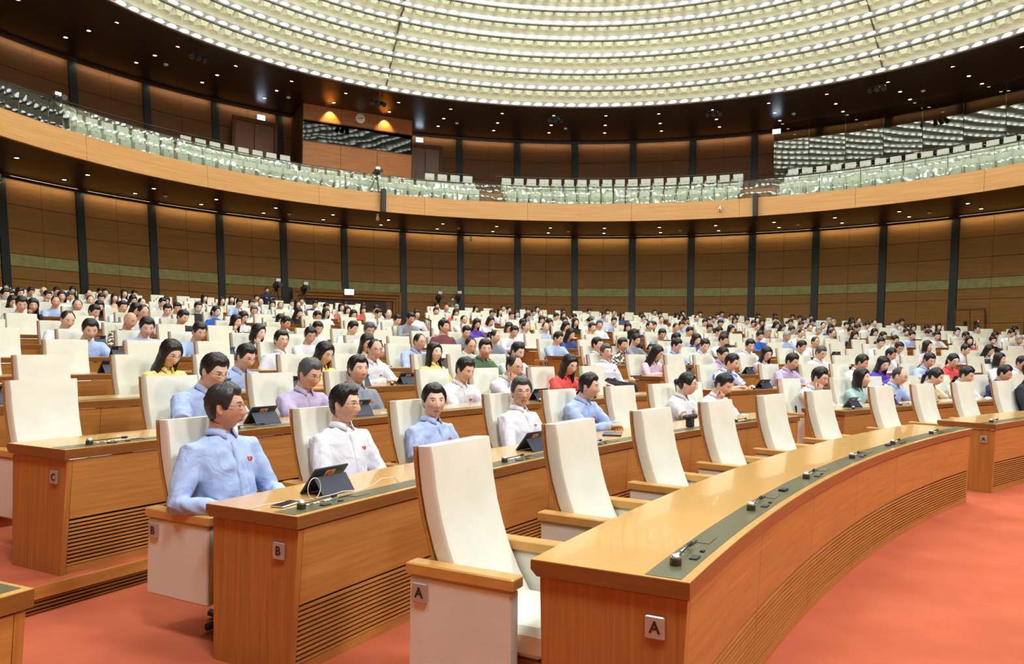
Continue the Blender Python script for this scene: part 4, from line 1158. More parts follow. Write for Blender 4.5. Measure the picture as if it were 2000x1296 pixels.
PEOPLE_TXT = """
1 29.20 b s gu 1.19
1 31.52 w s gu 1.15
1 33.78 b s cu 1.12
1 36.59 w s gcu 1.14
1 38.97 b s u 1.16
1 43.61 w N gu 1.13
1 45.04 w s fd 1.11
1 50.82 w s gfd 1.15
1 54.03 t O u 1.12
1 56.09 b x gd 1.11
1 58.57 c N d 1.12
1 60.68 w s d 1.12
1 63.30 n s gd 1.12
2 32.25 b s gd 1.17
2 34.52 l S gd 1.11
2 36.30 e s u 1.10
2 39.42 w s d 1.12
2 41.37 w h gfd 1.15
2 43.79 r L gd 1.16
2 52.34 w s d 1.17
2 56.01 l s d 1.18
3 62.32 w S gd 1.03
2 60.45 w s d 1.13
2 61.85 p L d 1.13
2 64.88 b s d 1.20
2 66.46 r N gd 1.20
3 33.82 y L gd 1.14
3 35.69 b s gd 1.10
3 37.98 y L gd 1.14
3 39.66 w h gq 1.19
3 42.25 y L u 1.15
3 43.94 g s cq 1.21
3 45.37 w s d 1.17
3 50.17 w S gu 1.16
3 52.45 P L gd 1.15
4 57.12 b s gd 1.01
3 56.27 l N d 1.11
3 58.92 P L gd 1.15
5 35.64 b s d 1.12
5 38.61 b s d 1.12
5 40.49 l O fd 1.13
4 39.42 w s gu 1.15
5 42.30 w s d 1.08
4 42.12 c L d 1.13
4 44.20 b h g 1.16
4 46.39 w h gd 1.11
5 53.43 b s d 1.00
4 53.04 w s u 1.15
4 54.44 d s u 1.15
5 57.75 e N gd 1.10
4 58.79 w s d 1.15
4 61.56 w s d 1.15
4 64.75 w s d 1.13
5 68.73 w h g 1.00
3 66.81 w s d 1.13
4 70.97 w s gd 1.15
4 73.20 P O u 1.22
4 76.68 w L d 1.04
2 70.11 w O u 1.22
4 75.20 w s d 1.13
6 81.00 r O g 1.07
2 70.96 w s d 1.01
5 37.11 b s d 1.17
7 44.96 e s d 1.09
7 43.09 d L gf 1.10
6 44.51 w s d 1.11
5 48.07 m s u 1.33
5 50.21 e h q 1.15
6 56.54 n L d 1.07
5 60.09 w s d 1.05
5 61.32 B O d 1.17
6 67.85 B s d 1.12
6 69.55 b G gd 1.09
5 62.97 w s gd 1.06
5 72.86 w s d 1.16
6 76.38 w N d 1.04
7 81.27 w s gd 1.06
6 82.44 k N d 1.09
6 36.51 w h gd 1.14
7 41.24 j s gd 1.15
6 38.20 d x d 1.16
8 44.76 w O d 1.10
8 46.23 w L d 1.07
6 45.94 w s gd 1.14
5 44.57 w S d 1.22
6 51.10 e s d 1.10
8 55.39 p L gd 0.97
6 53.51 w s gd 1.15
7 56.45 w h u 1.16
7 57.55 b h u 1.17
8 60.31 w O d 1.07
7 60.19 w s u 1.14
8 63.96 k L d 1.10
6 60.17 k O d 1.14
6 61.84 e s d 1.17
7 65.76 w s d 1.09
7 67.57 w s d 1.09
6 65.65 k O d 1.10
7 70.62 w G gd 1.16
8 74.15 w s d 1.12
7 72.75 w h d 1.12
7 74.73 w h d 1.10
7 76.12 n L d 1.09
7 77.92 k N d 1.11
7 79.71 b s d 1.10
8 81.36 G N d 1.15
8 79.38 m L d 1.08
8 77.87 w s d 1.10
7 83.03 b s d 1.14
8 84.71 w s m 1.16
9 87.65 w s u 1.12
7 84.79 w s d 1.16
8 87.73 w s d 1.10
6 84.04 n G d 1.17
9 38.91 k L gf 1.10
10 40.48 b h g 1.12
9 40.34 w h u 1.14
8 39.68 w s d 1.10
10 41.87 k L d 1.03
9 41.66 w s g 1.14
8 40.97 k L d 1.18
7 39.97 w h gd 1.22
10 44.60 w s d 1.09
10 45.52 j s m 1.15
9 45.12 B N m 1.14
10 47.63 w S fd 1.09
10 49.54 k L d 1.08
9 49.13 w s gd 1.09
10 50.94 w O u 1.12
10 52.07 w L d 1.08
10 53.29 w s gd 1.16
9 52.63 w h u 1.25
8 51.40 w s d 1.16
7 50.35 e s d 1.30
10 55.38 w s u 1.14
12 58.64 w s g 0.94
9 56.30 w h f 1.11
9 57.73 w O d 1.07
7 55.30 w O d 1.14
8 57.88 w s d 1.13
9 61.02 k O d 1.09
9 62.76 k L u 1.05
8 62.50 w S u 1.15
10 64.95 w N d 1.08
8 65.52 b h u 1.14
9 67.26 t L d 1.12
8 66.90 w h d 1.16
9 69.01 b s d 1.07
11 72.31 w s d 1.08
10 72.07 t s d 1.15
8 68.99 w s d 1.10
8 70.34 y L f 1.15
10 75.15 B s d 1.08
9 73.77 w h d 1.11
10 76.58 k L d 1.08
9 75.36 o L d 1.12
9 77.11 w h d 1.10
10 78.14 e s d 1.10
8 75.87 w G d 1.08
9 78.41 n L d 1.08
10 79.56 w h d 1.09
9 80.12 w s d 1.11
10 82.33 w s d 1.03
10 85.18 w L d 1.08
9 84.41 B s d 1.13
8 82.76 w N d 1.07
10 86.90 k L u 1.08
9 89.68 w L d 1.17
10 39.20 w L d 1.08
8 37.62 w s d 1.19
11 39.85 w s m 1.18
12 40.63 w s d 1.09
13 41.59 k L gd 1.13
14 42.58 w s gd 1.07
12 41.81 w s f 1.13
11 41.61 w O u 1.20
13 43.27 w S d 1.01
11 42.56 w h u 1.11
12 43.63 w s d 1.13
13 44.95 o L u 1.09
12 44.76 B L d 1.13
11 44.36 w h u 1.13
12 45.88 w s d 1.09
9 43.19 w s d 1.12
14 49.26 d L u 1.17
13 49.23 o O u 1.17
14 50.46 k L u 1.18
12 49.01 b s d 1.18
13 50.43 w s d 1.12
14 51.67 w h g 1.07
13 51.38 w L d 1.13
12 50.96 w h u 1.15
14 53.16 w s f 1.10
13 52.66 w L u 1.18
15 54.49 w s u 1.11
14 54.26 n s d 1.06
12 52.98 w s f 1.15
12 53.85 r L u 1.18
11 53.10 w O u 1.15
12 54.82 r O d 1.09
11 54.38 w s d 1.23
15 61.69 b s u 1.15
14 61.24 w x d 1.17
15 62.72 w G d 1.15
12 59.72 r L d 1.14
15 63.83 w L f 1.11
12 61.77 l s d 1.10
13 63.44 w L u 1.11
14 64.98 w s u 1.18
11 61.69 w s d 1.14
12 63.37 B O m 1.12
11 62.61 w O d 1.09
13 65.31 b s d 1.03
10 62.10 y L d 1.11
11 64.30 w s d 1.15
12 66.12 w O u 1.13
10 63.45 w N d 1.08
11 65.37 b s d 1.11
13 69.60 b s d 1.12
10 66.41 b s d 1.16
13 70.89 n L u 1.15
12 70.90 w N d 1.08
11 70.76 w h d 1.14
13 74.47 w L d 1.08
12 74.45 w h u 1.14
11 73.70 b s d 1.04
12 75.37 w s d 1.15
10 73.04 k s d 1.16
12 76.71 w O d 1.12
11 76.18 w s d 1.13
11 77.12 k L d 0.99
12 79.25 w s d 1.09
11 78.94 w s d 1.12
11 80.30 k s d 1.14
12 82.69 w G d 1.08
10 81.02 w s gd 1.13
11 82.85 k O d 1.05
12 84.74 w h u 1.13
11 84.39 w h u 1.18
11 85.62 w s d 1.08
9 83.18 k N d 1.20
16 42.87 G L f 1.10
13 42.46 w x u 1.20
15 44.06 w s d 1.11
16 45.21 k L d 1.12
14 44.68 w h u 1.14
16 46.23 w s d 1.11
15 45.93 w s u 1.15
14 46.01 w L u 1.20
16 47.58 w s d 1.10
13 46.84 w L d 1.09
16 53.05 w s u 1.14
14 55.77 k s d 1.14
14 56.72 k L d 1.13
15 65.57 w s u 1.04
14 66.00 w s d 1.09
15 67.62 w s u 1.06
12 64.76 w h u 1.21
14 68.12 w s d 1.15
15 70.71 e s d 1.12
15 71.90 p s d 1.14
14 71.30 w h d 1.05
14 73.05 w L d 1.11
15 75.01 w s u 1.16
14 74.22 k s d 1.13
14 75.30 w L d 1.05
15 76.78 k L u 1.08
15 77.78 b s d 1.12
14 77.89 w s d 1.11
15 79.19 b s d 1.14
13 77.82 w s u 1.16
14 79.13 o O d 0.98
14 80.48 k s d 1.12
12 78.30 w L u 1.13
14 81.56 w s d 1.08
14 82.70 k s d 1.15
13 82.05 w s d 1.09
12 81.10 w s d 1.15
14 83.87 b s d 1.01
11 81.66 w G d 1.13
13 85.31 w O d 1.10
12 87.21 w s d 1.17
0 57.67 j s u 1.26
"""
# ------------------------------------------------------------------ the delegates
# row, row angle, clothing, hair, flags (g glasses m mask f hand at face d reading u upright c towards camera q forearm on desk), height of head centre
PEOPLE = []
for ln in PEOPLE_TXT.strip().split('\n'):
    a = ln.split(); PEOPLE.append([int(a[0]), float(a[1]), a[2], a[3], a[4].replace('-', ''), float(a[5])])
# hand-set poses of the nearest sitters: (kind, yaw, pitch, extras)
NEAR = {0: ('back', 0.60, 0.02, dict(belly=0.03, hairc=(0.035, 0.035, 0.037))), 1: ('lap', 0.22, 0.05, dict(belly=0.03)), 2: ('lap', -0.62, 0.02, dict(sleeve='short', belly=0.03)), 3: ('lap', -0.72, 0.0, dict(hairc=(0.06, 0.06, 0.06))),
        4: ('rest', 0.22, 0.12, dict(belly=0.02)), 5: ('rest', 0.32, 0.14, dict(jacket=True, sleeve='short')), 6: ('face', -0.05, 0.50, {}), 7: ('face', 0.05, 0.30, {}), 8: ('rest', 0.12, 0.05, dict(sleeve='short')),
        9: ('write', 0.25, 0.35, dict(sleeve='short')), 10: ('write', 0.15, 0.40, dict(sleeve='short')), 11: ('write', 0.1, 0.40, {}), 12: ('rest', 0.2, 0.38, {})}
ACT = {'back': 'leaning back', 'lap': 'sitting upright', 'write': 'reading', 'rest': 'arms on desk', 'face': 'hand at face', 'tablet': 'using a tablet', 'phone': 'holding a phone'}
by = {}
for i, p in enumerate(PEOPLE): by.setdefault(p[0], []).append(i)
ORDER = {}
for k, lst in by.items():
    for n, i in enumerate(sorted(lst, key=lambda j: PEOPLE[j][1])): ORDER[i] = n + 1
SEATED = []
BOARD = mesh('shoulder_board', rbox(-0.055, 0.055, -0.024, 0.024, -0.004, 0.006, 0.003), mat=pmat('shoulder_board', (0.70, 0.24, 0.06), 0.5))
TAB = mesh('collar_tab', rbox(-0.016, 0.016, -0.003, 0.003, -0.022, 0.022, 0.002), mat=pmat('collar_red', (0.65, 0.06, 0.05), 0.5))
for i, (k, a, cl, hair, fl, zc) in enumerate(PEOPLE):
    det = 0 if k <= 2 else (1 if k <= 4 else 2)
    rnd = random.Random(i * 13 + 5)
    ex = {}
    if i in NEAR: kind, yaw, pitch, ex = NEAR[i]; ex = dict(ex)
    else:
        if 'f' in fl: kind = 'face'
        elif 'u' in fl or 'm' in fl: kind = rnd.choice(['lap', 'back'])
        elif 'q' in fl: kind = 'rest'
        else: kind = rnd.choice(['write', 'rest', 'tablet', 'write'])
        if cl == 'p' and k == 2: kind = 'phone'
        pitch = 0.40 if 'd' in fl else (0.04 if 'u' in fl else 0.18)
        if kind == 'face': pitch = 0.22
        yaw = -0.6 if 'c' in fl else rnd.choice([-0.25, 0.0, 0.3])
        if det < 2: yaw += rnd.uniform(-0.1, 0.1); pitch += rnd.uniform(-0.06, 0.06)
        if k in (2, 3) and rnd.random() < 0.25: ex['sleeve'] = 'short'
        if cl == 'e' and k == 2: ex['sleeve'] = 'short'
        if cl == 'j': ex['jacket'] = True
    female = hair in 'LON'
    P = pose(kind, female, yaw, pitch)
    up = kind in ('lap', 'back')
    hr = 0.95 if ('u' in fl or 'm' in fl) else 0.74
    clip = lambda v: min(1.0, max(0.0, v))
    sc = (1.04 + 0.15 * clip((a - 40) / 12)) if k <= 1 else (1.14 + 0.06 * clip((a - 45) / 15))
    if det < 2: sc *= rnd.uniform(0.985, 1.015)
    dz = max(-0.20, min(0.12, zc - P['hc'].z * sc))
    rr = RK[k] + hr + P['hc'].y * sc
    rr = min(max(rr, RK[k] + 0.88), RK[k] + 1.06)
    gl = ' with glasses' if 'g' in fl and det < 2 else (' with face mask' if 'm' in fl else '')
    lab = '%s person in %s%s, %s, %s, %s from left' % (HAIRW[hair], 'white blazer' if i == 5 else CLOTH[cl][1], gl, ACT[kind], ROWW(k), ordn(ORDER[i]))
    pat = None
    if i == 19: pat = cloth_flower; ex['clothc'] = (0.78, 0.80, 0.86)
    t, P = person(rowp(rr, a, TK[k] + dz), face_rot(a), lab, cl, hair, fl, kind, yaw, pitch, det, scale=sc, group='seated delegates', seed=i, badge=(k <= 3), pattern=pat, **ex)
    for ch in t.children:
        if ch.name.startswith(('trousers', 'shoe')): ch.location.z -= dz / sc
    SEATED.append((k, a, i, kind))
    if cl == 'g':                     # the officer's shoulder boards and collar tabs
        for sx in (-1, 1):
            q = P['sh'][sx] + Vector((-0.035 * sx, 0.0, 0.078))
            o = link('shoulder_board', BOARD, t, tuple(q)); o.rotation_euler = (0, math.radians(22) * sx, 0)
            q = P['nb'] + Vector((0.052 * sx, 0.078, 0.0))
            o = link('collar_tab', TAB, t, tuple(q)); o.rotation_euler = (0.3, 0, 0.5 * sx)

# ------------------------------------------------------------------ chairs of the other rows
PITCH_M = 0.94
for k in range(1, 17):
    near = k <= 4
    for blk, (a0, a1) in enumerate(((LL[k], B1R(k)), (B2L(k) - 0.3, RL[k]))):
        occ = sorted((a, i) for (kk, a, i, kd) in SEATED if kk == k and a0 - 1.2 < a < a1 + 1.2)
        occ = [q for q in occ if (q[0] < B1R(k) + (B2L(k) - B1R(k)) / 2) == (blk == 0)]
        st = math.degrees(PITCH_M / (RK[k] + 1.0))
        spots = []
        marks = [a0 + (st * 0.42 if (k <= 2 and blk == 0) else 0) - st * 0.5] + [q[0] for q in occ] + [a1 + st * 0.45]
        for j in range(len(marks) - 1):
            g = marks[j + 1] - marks[j]
            lo = marks[j]; extra = (j == 0)
            nfill = int((g - st * (0.55 if extra else 0.85)) / st)
            if nfill > 0:
                s_ = g / (nfill + 1)
                if extra: s_ = min(st * 1.02, g / (nfill + 0.5))
                for q in range(1, nfill + 1): spots.append((marks[j + 1] - s_ * q) if extra else (lo + s_ * q))
        if k == 1 and blk == 0: spots = [41.35]
        if k == 2 and blk == 0: spots = [29.73, 45.9]
        if k == 3 and blk == 0: spots = [s for s in spots if s > 33.5] + [31.67]
        where = 'near block' if blk == 0 else 'far block'
        if k >= 11:
            for s_ in spots: far_chair(k, s_)
            for a, i in occ: far_chair(k, a)
            continue
        for j, s_ in enumerate(sorted(spots)):
            chair(k, s_, 'empty cream armchair, %s, %s, %s empty one from its left' % (ROWW(k), where, ordn(j + 1)), 'cream armchairs', near)
        for a, i in occ:
            first = (k == 1 and blk == 0 and i == 0)
            kd = [q[3] for q in SEATED if q[2] == i][0]
            chair(k, a - (0.25 if kd in ('write', 'rest', 'tablet', 'face') and k < 5 else 0.0), 'cream armchair taken by the %s sitter from the left of the %s' % (ordn(ORDER[i]), ROWW(k)), 'cream armchairs', near, 'B' if first else None, dr=0.0)

o = link('armchairs', fix_normals(mesh('far_armchairs', joing(FAR_CHAIRS), smooth=False, mat=leather)))
tag(o, 'cream armchairs filling the farthest rows below the back wall', 'chairs', kind='stuff')

# ------------------------------------------------------------------ things on the desks
TB = {'case': fix_normals(mesh('tablet_case', rbox(-0.125, 0.125, -0.006, 0.006, 0.0, 0.178, 0.004), mat=navy)),
      'stand': fix_normals(mesh('tablet_stand', rbox(-0.122, 0.122, -0.003, 0.003, 0.0, 0.115, 0.002), mat=navy)),
      'screen': mesh('tablet_screen', rbox(-0.115, 0.115, 0.006, 0.0075, 0.008, 0.170, 0.001), mat=screen_mat),
      'sticker': mesh('tablet_sticker', rbox(-0.036, 0.036, -0.0075, -0.006, 0.095, 0.160, 0.0005), mat=sticker_mat),
      'emblem': mesh('tablet_emblem', joing([tube([(0, -0.0075, 0.130), (0, -0.0085, 0.130)], 0.021, 16)]), mat=emblem_red),
      'star': mesh('tablet_star', tube([(0, -0.0085, 0.131), (0, -0.0092, 0.131)], 0.009, 5), mat=emblem_gold)}
def tablet(k, a, r, label, blue=False, turn=0.0):
    t = thing('tablet', label, 'tablet', rowp(RK[k] + r, a, TK[k] + DESK_H + 0.002), face_rot(a) + math.pi + turn, 'tablets in folding cases')
    c = link('case', TB['case'], t, (0, 0.055, 0.0)); c.rotation_euler = (math.radians(38), 0, 0)
    if blue: c.material_slots[0].link = 'OBJECT'; c.material_slots[0].material = blue_case
    link('screen', TB['screen'], c); s = link('sticker', TB['sticker'], c)
    s2 = link('stand', TB['stand'], t, (0, -0.105, 0.0)); s2.rotation_euler = (math.radians(-36), 0, 0)
    e = link('emblem', TB['emblem'], c); link('emblem_star', TB['star'], c)
    return t
TBS = [(1, 29.5, 'dark tablet in folding case with orange emblem sticker, beside the charging cable', 0, 0.32), (1, 34.75, 'dark tablet with emblem sticker before the balding glasses wearer of the second row', 0, 0.32),
       (2, 32.5, 'dark tablet with red and gold emblem behind the foremost sitter', 0, 0.30), (2, 41.2, 'dark tablet between the balding sitter and the coral red top', 0, 0.30), (2, 43.2, 'dark tablet with emblem before the coral red top', 0, 0.30),
       (3, 39.95, 'dark tablet used by the balding glasses wearer of the fourth row', 0, 0.30), (2, 52.9, 'dark tablet before the empty chair beside the lavender shirt', 0, 0.30), (1, 50.9, 'tablet with royal blue stand before the pale teal blouse', 1, 0.30),
       (1, 53.4, 'dark tablet with emblem before the bald light blue shirt', 0, 0.30), (1, 56.0, 'dark tablet with pale sticker before the cream blouse', 0, 0.30), (1, 58.6, 'blue grey tablet before the white shirt left of navy top', 1, 0.30),
       (4, 34.0, 'dark tablet held by the light blue shirt at far left', 0, 0.30), (3, 30.1, 'dark tablet cut off by the left picture edge, fourth row', 0, 0.30)]
cnt = {}
for k, a, lab, bl, r in TBS: tablet(k, a, r, lab, bl)
for k, a, i, kind in SEATED:
    if k <= 1 or i in (13, 16, 17, 18): continue
    rnd = random.Random(i * 7 + 1)
    if k <= 8 and (kind in ('tablet', 'write', 'rest')) and rnd.random() < (0.55 if k <= 4 else 0.4) and i not in (4, 5, 6, 16, 2):
        tablet(k, a + math.degrees(rnd.uniform(0.1, 0.24) / RK[k]), 0.26, 'tablet propped before the %s sitter from the left of the %s' % (ordn(ORDER[i]), ROWW(k)), rnd.random() < 0.12, rnd.uniform(-0.2, 0.2))
    elif k <= 6 and kind in ('write', 'rest', 'face'):
        me = bpy.data.meshes.get('paper_sheet') or mesh('paper_sheet', joing([box(-0.105, 0.105, -0.15, 0.15, 0, 0.002), ([(x * 0.97 + 0.02, y * 0.96, z + 0.002) for x, y, z in box(-0.105, 0.105, -0.15, 0.15, 0, 0.002)[0]], box(0, 1, 0, 1, 0, 1)[1])]), mat=paper)
        tag(link('paper_stack', me, None, rowp(RK[k] + 0.38, a + math.degrees(rnd.uniform(-0.05, 0.12) / RK[k]), TK[k] + DESK_H + 0.001), face_rot(a) + rnd.uniform(-0.4, 0.4)),
            'white papers before the %s sitter from the left of the %s' % (ordn(ORDER[i]), ROWW(k)), 'papers', 'papers on the desks')
# microphones for the occupied rows
for k in (1, 2, 3, 4):
    for n, i in enumerate(sorted(by[k], key=lambda j: PEOPLE[j][1])):
        a = PEOPLE[i][1]
        da = -math.degrees(0.27 / RK[k])
        microphone(k, a + da, 'desk microphone before the %s sitter from the left of the %s' % (ordn(n + 1), ROWW(k)))
        if k == 1 and a < 46: console(k, a + da, n, ROWW(k))
microphone(2, 29.05, 'desk microphone at the aisle end of the third row desk, before an empty chair')
console(2, 29.05, 0, ROWW(2))
# phone, cable, loose items on the second row desk
ph = thing('smartphone', 'smartphone lying on the aisle end of the second row desk', 'phone', rowp(RK[1] + 0.235, 28.62, DESK_H + 0.001), face_rot(28.6) + 0.15)
link('phone_body', mesh('phone_body', rbox(-0.036, 0.036, -0.078, 0.078, 0, 0.009, 0.003), mat=silver), ph).rotation_euler = (0, 0, math.pi / 2)
link('phone_screen', mesh('phone_screen', rbox(-0.033, 0.033, -0.073, 0.073, 0.009, 0.0098, 0.0004), mat=screen_mat), ph).rotation_euler = (0, 0, math.pi / 2)
cp = []
o_ = rowp(RK[1] + 0.24, 28.7, DESK_H + 0.006)
def cpt(r, a, z): return rowp(RK[1] + r, a, DESK_H + z)
path = [cpt(0.30, 28.15, 0.006), cpt(0.31, 28.45, 0.006), cpt(0.28, 28.75, 0.006)]
c0 = Vector(cpt(0.215, 29.04, 0.058)); t1 = Vector(cpt(0.215, 29.5, 0.058)) - c0; t1.normalize()
for i in range(19):
    t = -math.pi / 2 - 2 * math.pi * i / 18 * 0.97
    path.append(tuple(c0 + t1 * (0.046 * math.cos(t)) + Vector((0, 0, 0.053 * math.sin(t)))))
path += [cpt(0.21, 29.3, 0.006), cpt(0.205, 29.55, 0.012), cpt(0.18, 29.8, 0.006), cpt(0.16, 30.0, 0.02), cpt(0.15, 30.15, 0.05), cpt(0.13, 30.35, 0.05), cpt(0.11, 30.45, 0.006)]
cc = link('charging_cable', mesh('charging_cable', tube(path, 0.0022, 6), smooth=True, mat=white_plastic)); tag(cc, 'white charging cable looping over the second row desk', 'cable')
tag(link('flat_tablet', fix_normals(mesh('flat_tablet', rbox(-0.12, 0.12, -0.085, 0.085, 0, 0.012, 0.004), mat=screen_mat)), None, rowp(RK[1] + 0.36, 38.0, DESK_H + 0.001), face_rot(38.0) + 0.5), 'dark tablet lying flat beside the fifth sitter of the second row', 'tablet')
dk = thing('desk_telephone', 'black handset unit standing on the second row desk by the white blazer', 'telephone', rowp(RK[1] + 0.17, 40.8, DESK_H + 0.002), face_rot(40.8))
link('handset', fix_normals(mesh('handset', rbox(-0.11, 0.11, -0.03, 0.03, 0.075, 0.125, 0.015), mat=black)), dk)
link('cradle', fix_normals(mesh('cradle', rbox(-0.035, 0.035, -0.03, 0.03, 0.0, 0.08, 0.006), mat=black)), dk)
# ------------------------------------------------------------------ gallery seats
GS = {'backrest': fix_normals(mesh('gallery_backrest', rbox(-0.255, 0.255, -0.30, -0.24, 0.34, 0.90, 0.02), mat=gal_cream)),
      'seat': fix_normals(mesh('gallery_seat', rbox(-0.235, 0.235, -0.235, -0.15, 0.20, 0.68, 0.022), mat=gal_shell)),
      'arm': fix_normals(mesh('gallery_arm', rbox(-0.022, 0.022, -0.30, -0.02, 0.02, 0.60, 0.006), mat=gal_shell)),
      'number': mesh('gallery_number', rbox(-0.022, 0.022, -0.150, -0.147, 0.60, 0.635, 0.001), mat=dark_metal)}
def gallery_seat(j, th, label):
    R = (19.98, 20.98, 21.90)[j]; z = GZ[j]
    t = math.radians(th)
    rz = math.atan2(-math.cos(t), -math.sin(t)) - math.pi / 2
    o = thing('folding_seat', label, 'seat', hallp(R, th, z), rz, 'folding gallery seats')
    link('backrest', GS['backrest'], o); s = link('seat', GS['seat'], o); link('arm', GS['arm'], o, (0.285, 0, 0)); link('seat_number', GS['number'], s)
BLK = [('left', -77.5, -13.0), ('middle', -9.3, 24.6), ('right', 29.9, 63.5)]
for nm, a0, a1 in BLK:
    for j in range(3):
        n = int((a1 - a0) / 1.745)
        if nm == 'left': rng_ = [q for q in range(n) if j < 2 or not (-38.5 < a0 + (q + 0.5) * (a1 - a0) / n < -21)]
        else: rng_ = range(n)
        if nm == 'left' and j == 2: rng_ = [q for q in rng_ if a0 + (q + 0.5) * (a1 - a0) / n > -52]
        for c_, q in enumerate(rng_):
            th = a0 + (q + 0.5) * (a1 - a0) / n
            gallery_seat(j, th, 'folded cream gallery seat, %s block, %s row, %s from its left' % (nm, ordn(j + 1), ordn(c_ + 1)))
# stairs between the seat blocks
stepm = noisy('stair_wood', (0.30, 0.11, 0.03), (0.40, 0.16, 0.045), (3, 3, 20), rough=0.45)
for nm, a0, a1 in (('left', -12.9, -9.5), ('right', 25.0, 29.6)):
    off = hallp(20.5, (a0 + a1) / 2, 8.72)
    st_ = thing('gallery_stairs', 'short wooden stair flight in the gallery, %s of the middle seat block' % nm, 'stairs', off)
    for s in range(6):
        R0 = 19.75 + s * 0.33; z0 = 8.72 + s * 0.18
        g = arcprism(hallp, [(R0, 8.70), (R0 + 0.335, 8.70), (R0 + 0.335, z0 + 0.16), (R0, z0 + 0.16)], a0, a1, 3, off=off)
        link('step', fix_normals(mesh('stair_step', g, mat=stepm)), st_)
# metal rails of the gallery
def gallery_rail(label, R, a0, a1, z, h, step, bars=1):
    off = hallp(R, (a0 + a1) / 2, z)
    t = thing('gallery_rail', label, 'railing', off)
    n = max(2, int((a1 - a0) / 1.5))
    P_ = lambda zz: [tuple(Vector(hallp(R, a0 + (a1 - a0) * i / n, zz)) - Vector(off)) for i in range(n + 1)]
    link('top_rail', mesh('gallery_top_rail', tube(P_(z + h), 0.028, 6), mat=rail_mat), t)
    for b in range(bars): link('mid_rail', mesh('gallery_mid_rail', tube(P_(z + h - 0.14 * (b + 1)), 0.012, 5), mat=rail_mat), t)
    a = a0
    pm = mesh('gallery_post', tube([(0, 0, 0), (0, 0, h)], 0.016, 6), mat=rail_mat)
    while a <= a1 + 0.01:
        link('post', pm, t, tuple(Vector(hallp(R, a, z)) - Vector(off))); a += step
gallery_rail('bronze rail before the second row of the middle gallery block', 20.42, -9.0, 24.4, 9.26, 0.66, 3.9)
gallery_rail('bronze rail behind the middle gallery block', 22.2, -9.8, 25.0, 9.80, 0.98, 8.7, 0)
gallery_rail('bronze rail before the second row of the right gallery block', 20.42, 30.0, 64.0, 9.26, 0.74, 2.6)
gallery_rail('upper bronze rail along the glass partition of the right gallery', 22.2, 29.5, 64.0, 9.80, 0.98, 5.6, 0)
gallery_rail('long bronze rail behind the left gallery block', 22.2, -80.0, -46.5, 9.80, 1.0, 4.2, 1)
gallery_rail('bronze rail beside the left gallery door', 20.42, -56, -13.2, 9.26, 0.66, 3.9, 0)
gallery_rail('short bronze rail right of the control booth', 22.2, -21.2, -13.5, 9.80, 0.98, 3.8, 1)
# glass partition on the right of the gallery
gp = thing('glass_partition', 'tall reflecting glass partition above the right gallery seats', 'partition', hallp(22.55, 45, 9.8))
off = hallp(22.55, 45, 9.8)
a = 28.1; i = 0
while a < 66:
    g = arcprism(hallp, [(22.55, 9.82), (22.58, 9.82), (22.58, 13.22), (22.55, 13.22)], a + 0.04, a + 4.4, 1, off=off)
    link('pane', fix_normals(mesh('partition_pane', g, mat=mirror_glass)), gp); a += 4.44
# control booth
bl = hallp(21.8, -29.6, 9.26)
bt = thing('control_booth', 'wooden control booth with dark window band under the ceiling', 'booth', bl)
p0, p1 = Vector(hallp(21.8, -37.05)), Vector(hallp(21.8, -22.05)); bd = (p1 - p0); bw = bd.length; bd.normalize(); bn = Vector((bd.y, -bd.x, 0))
if bn.dot(Vector((WC[0], WC[1], 0)) - p0) < 0: bn = -bn
def bpart(name, u0, u1, z0, z1, d0, d1, mat_, parent=bt):
    V = []
    for z in (z0, z1):
        for u, d in ((u0, d0), (u1, d0), (u1, d1), (u0, d1)):
            v = p0 + bd * u + bn * d; V.append((v.x - bl[0], v.y - bl[1], z - bl[2]))
    return link(name, fix_normals(mesh(name, (V, [(0, 1, 2, 3), (4, 5, 6, 7), (0, 1, 5, 4), (1, 2, 6, 5), (2, 3, 7, 6), (3, 0, 4, 7)]), mat=mat_)), parent)
booth_wood = noisy('booth_wood', (0.30, 0.10, 0.022), (0.40, 0.145, 0.032), (0.9, 0.9, 17), rough=0.4, detail=6, spec=0.3)
for i in range(3):
    u0, u1 = bw * i / 3 + 0.01, bw * (i + 1) / 3 - 0.01
    bpart('lower_panel', u0, u1, 9.26, 11.48, -0.06, 0.0, booth_wood); bpart('upper_panel', u0, u1, 12.54, 13.34, -0.06, 0.0, booth_wood)
for i in range(4):
    u0, u1 = bw * i / 4 + 0.008, bw * (i + 1) / 4 - 0.008
    bpart('window_pane', u0, u1, 11.52, 12.50, -0.10, -0.08, booth_glass)
bpart('booth_body', 0.0, bw, 9.26, 13.3, -2.2, -0.35, joint_dark)
bpart('side_wall', -0.03, 0.0, 9.26, 13.3, -2.2, 0.0, wood_wall_up); bpart('side_wall', bw, bw + 0.03, 9.26, 13.3, -2.2, 0.0, wood_wall_up)
bpart('window_ledge', 0, bw, 11.47, 11.52, -0.35, 0.01, wood_wall_up); bpart('window_head', 0, bw, 12.50, 12.55, -0.35, 0.01, wood_wall_up)
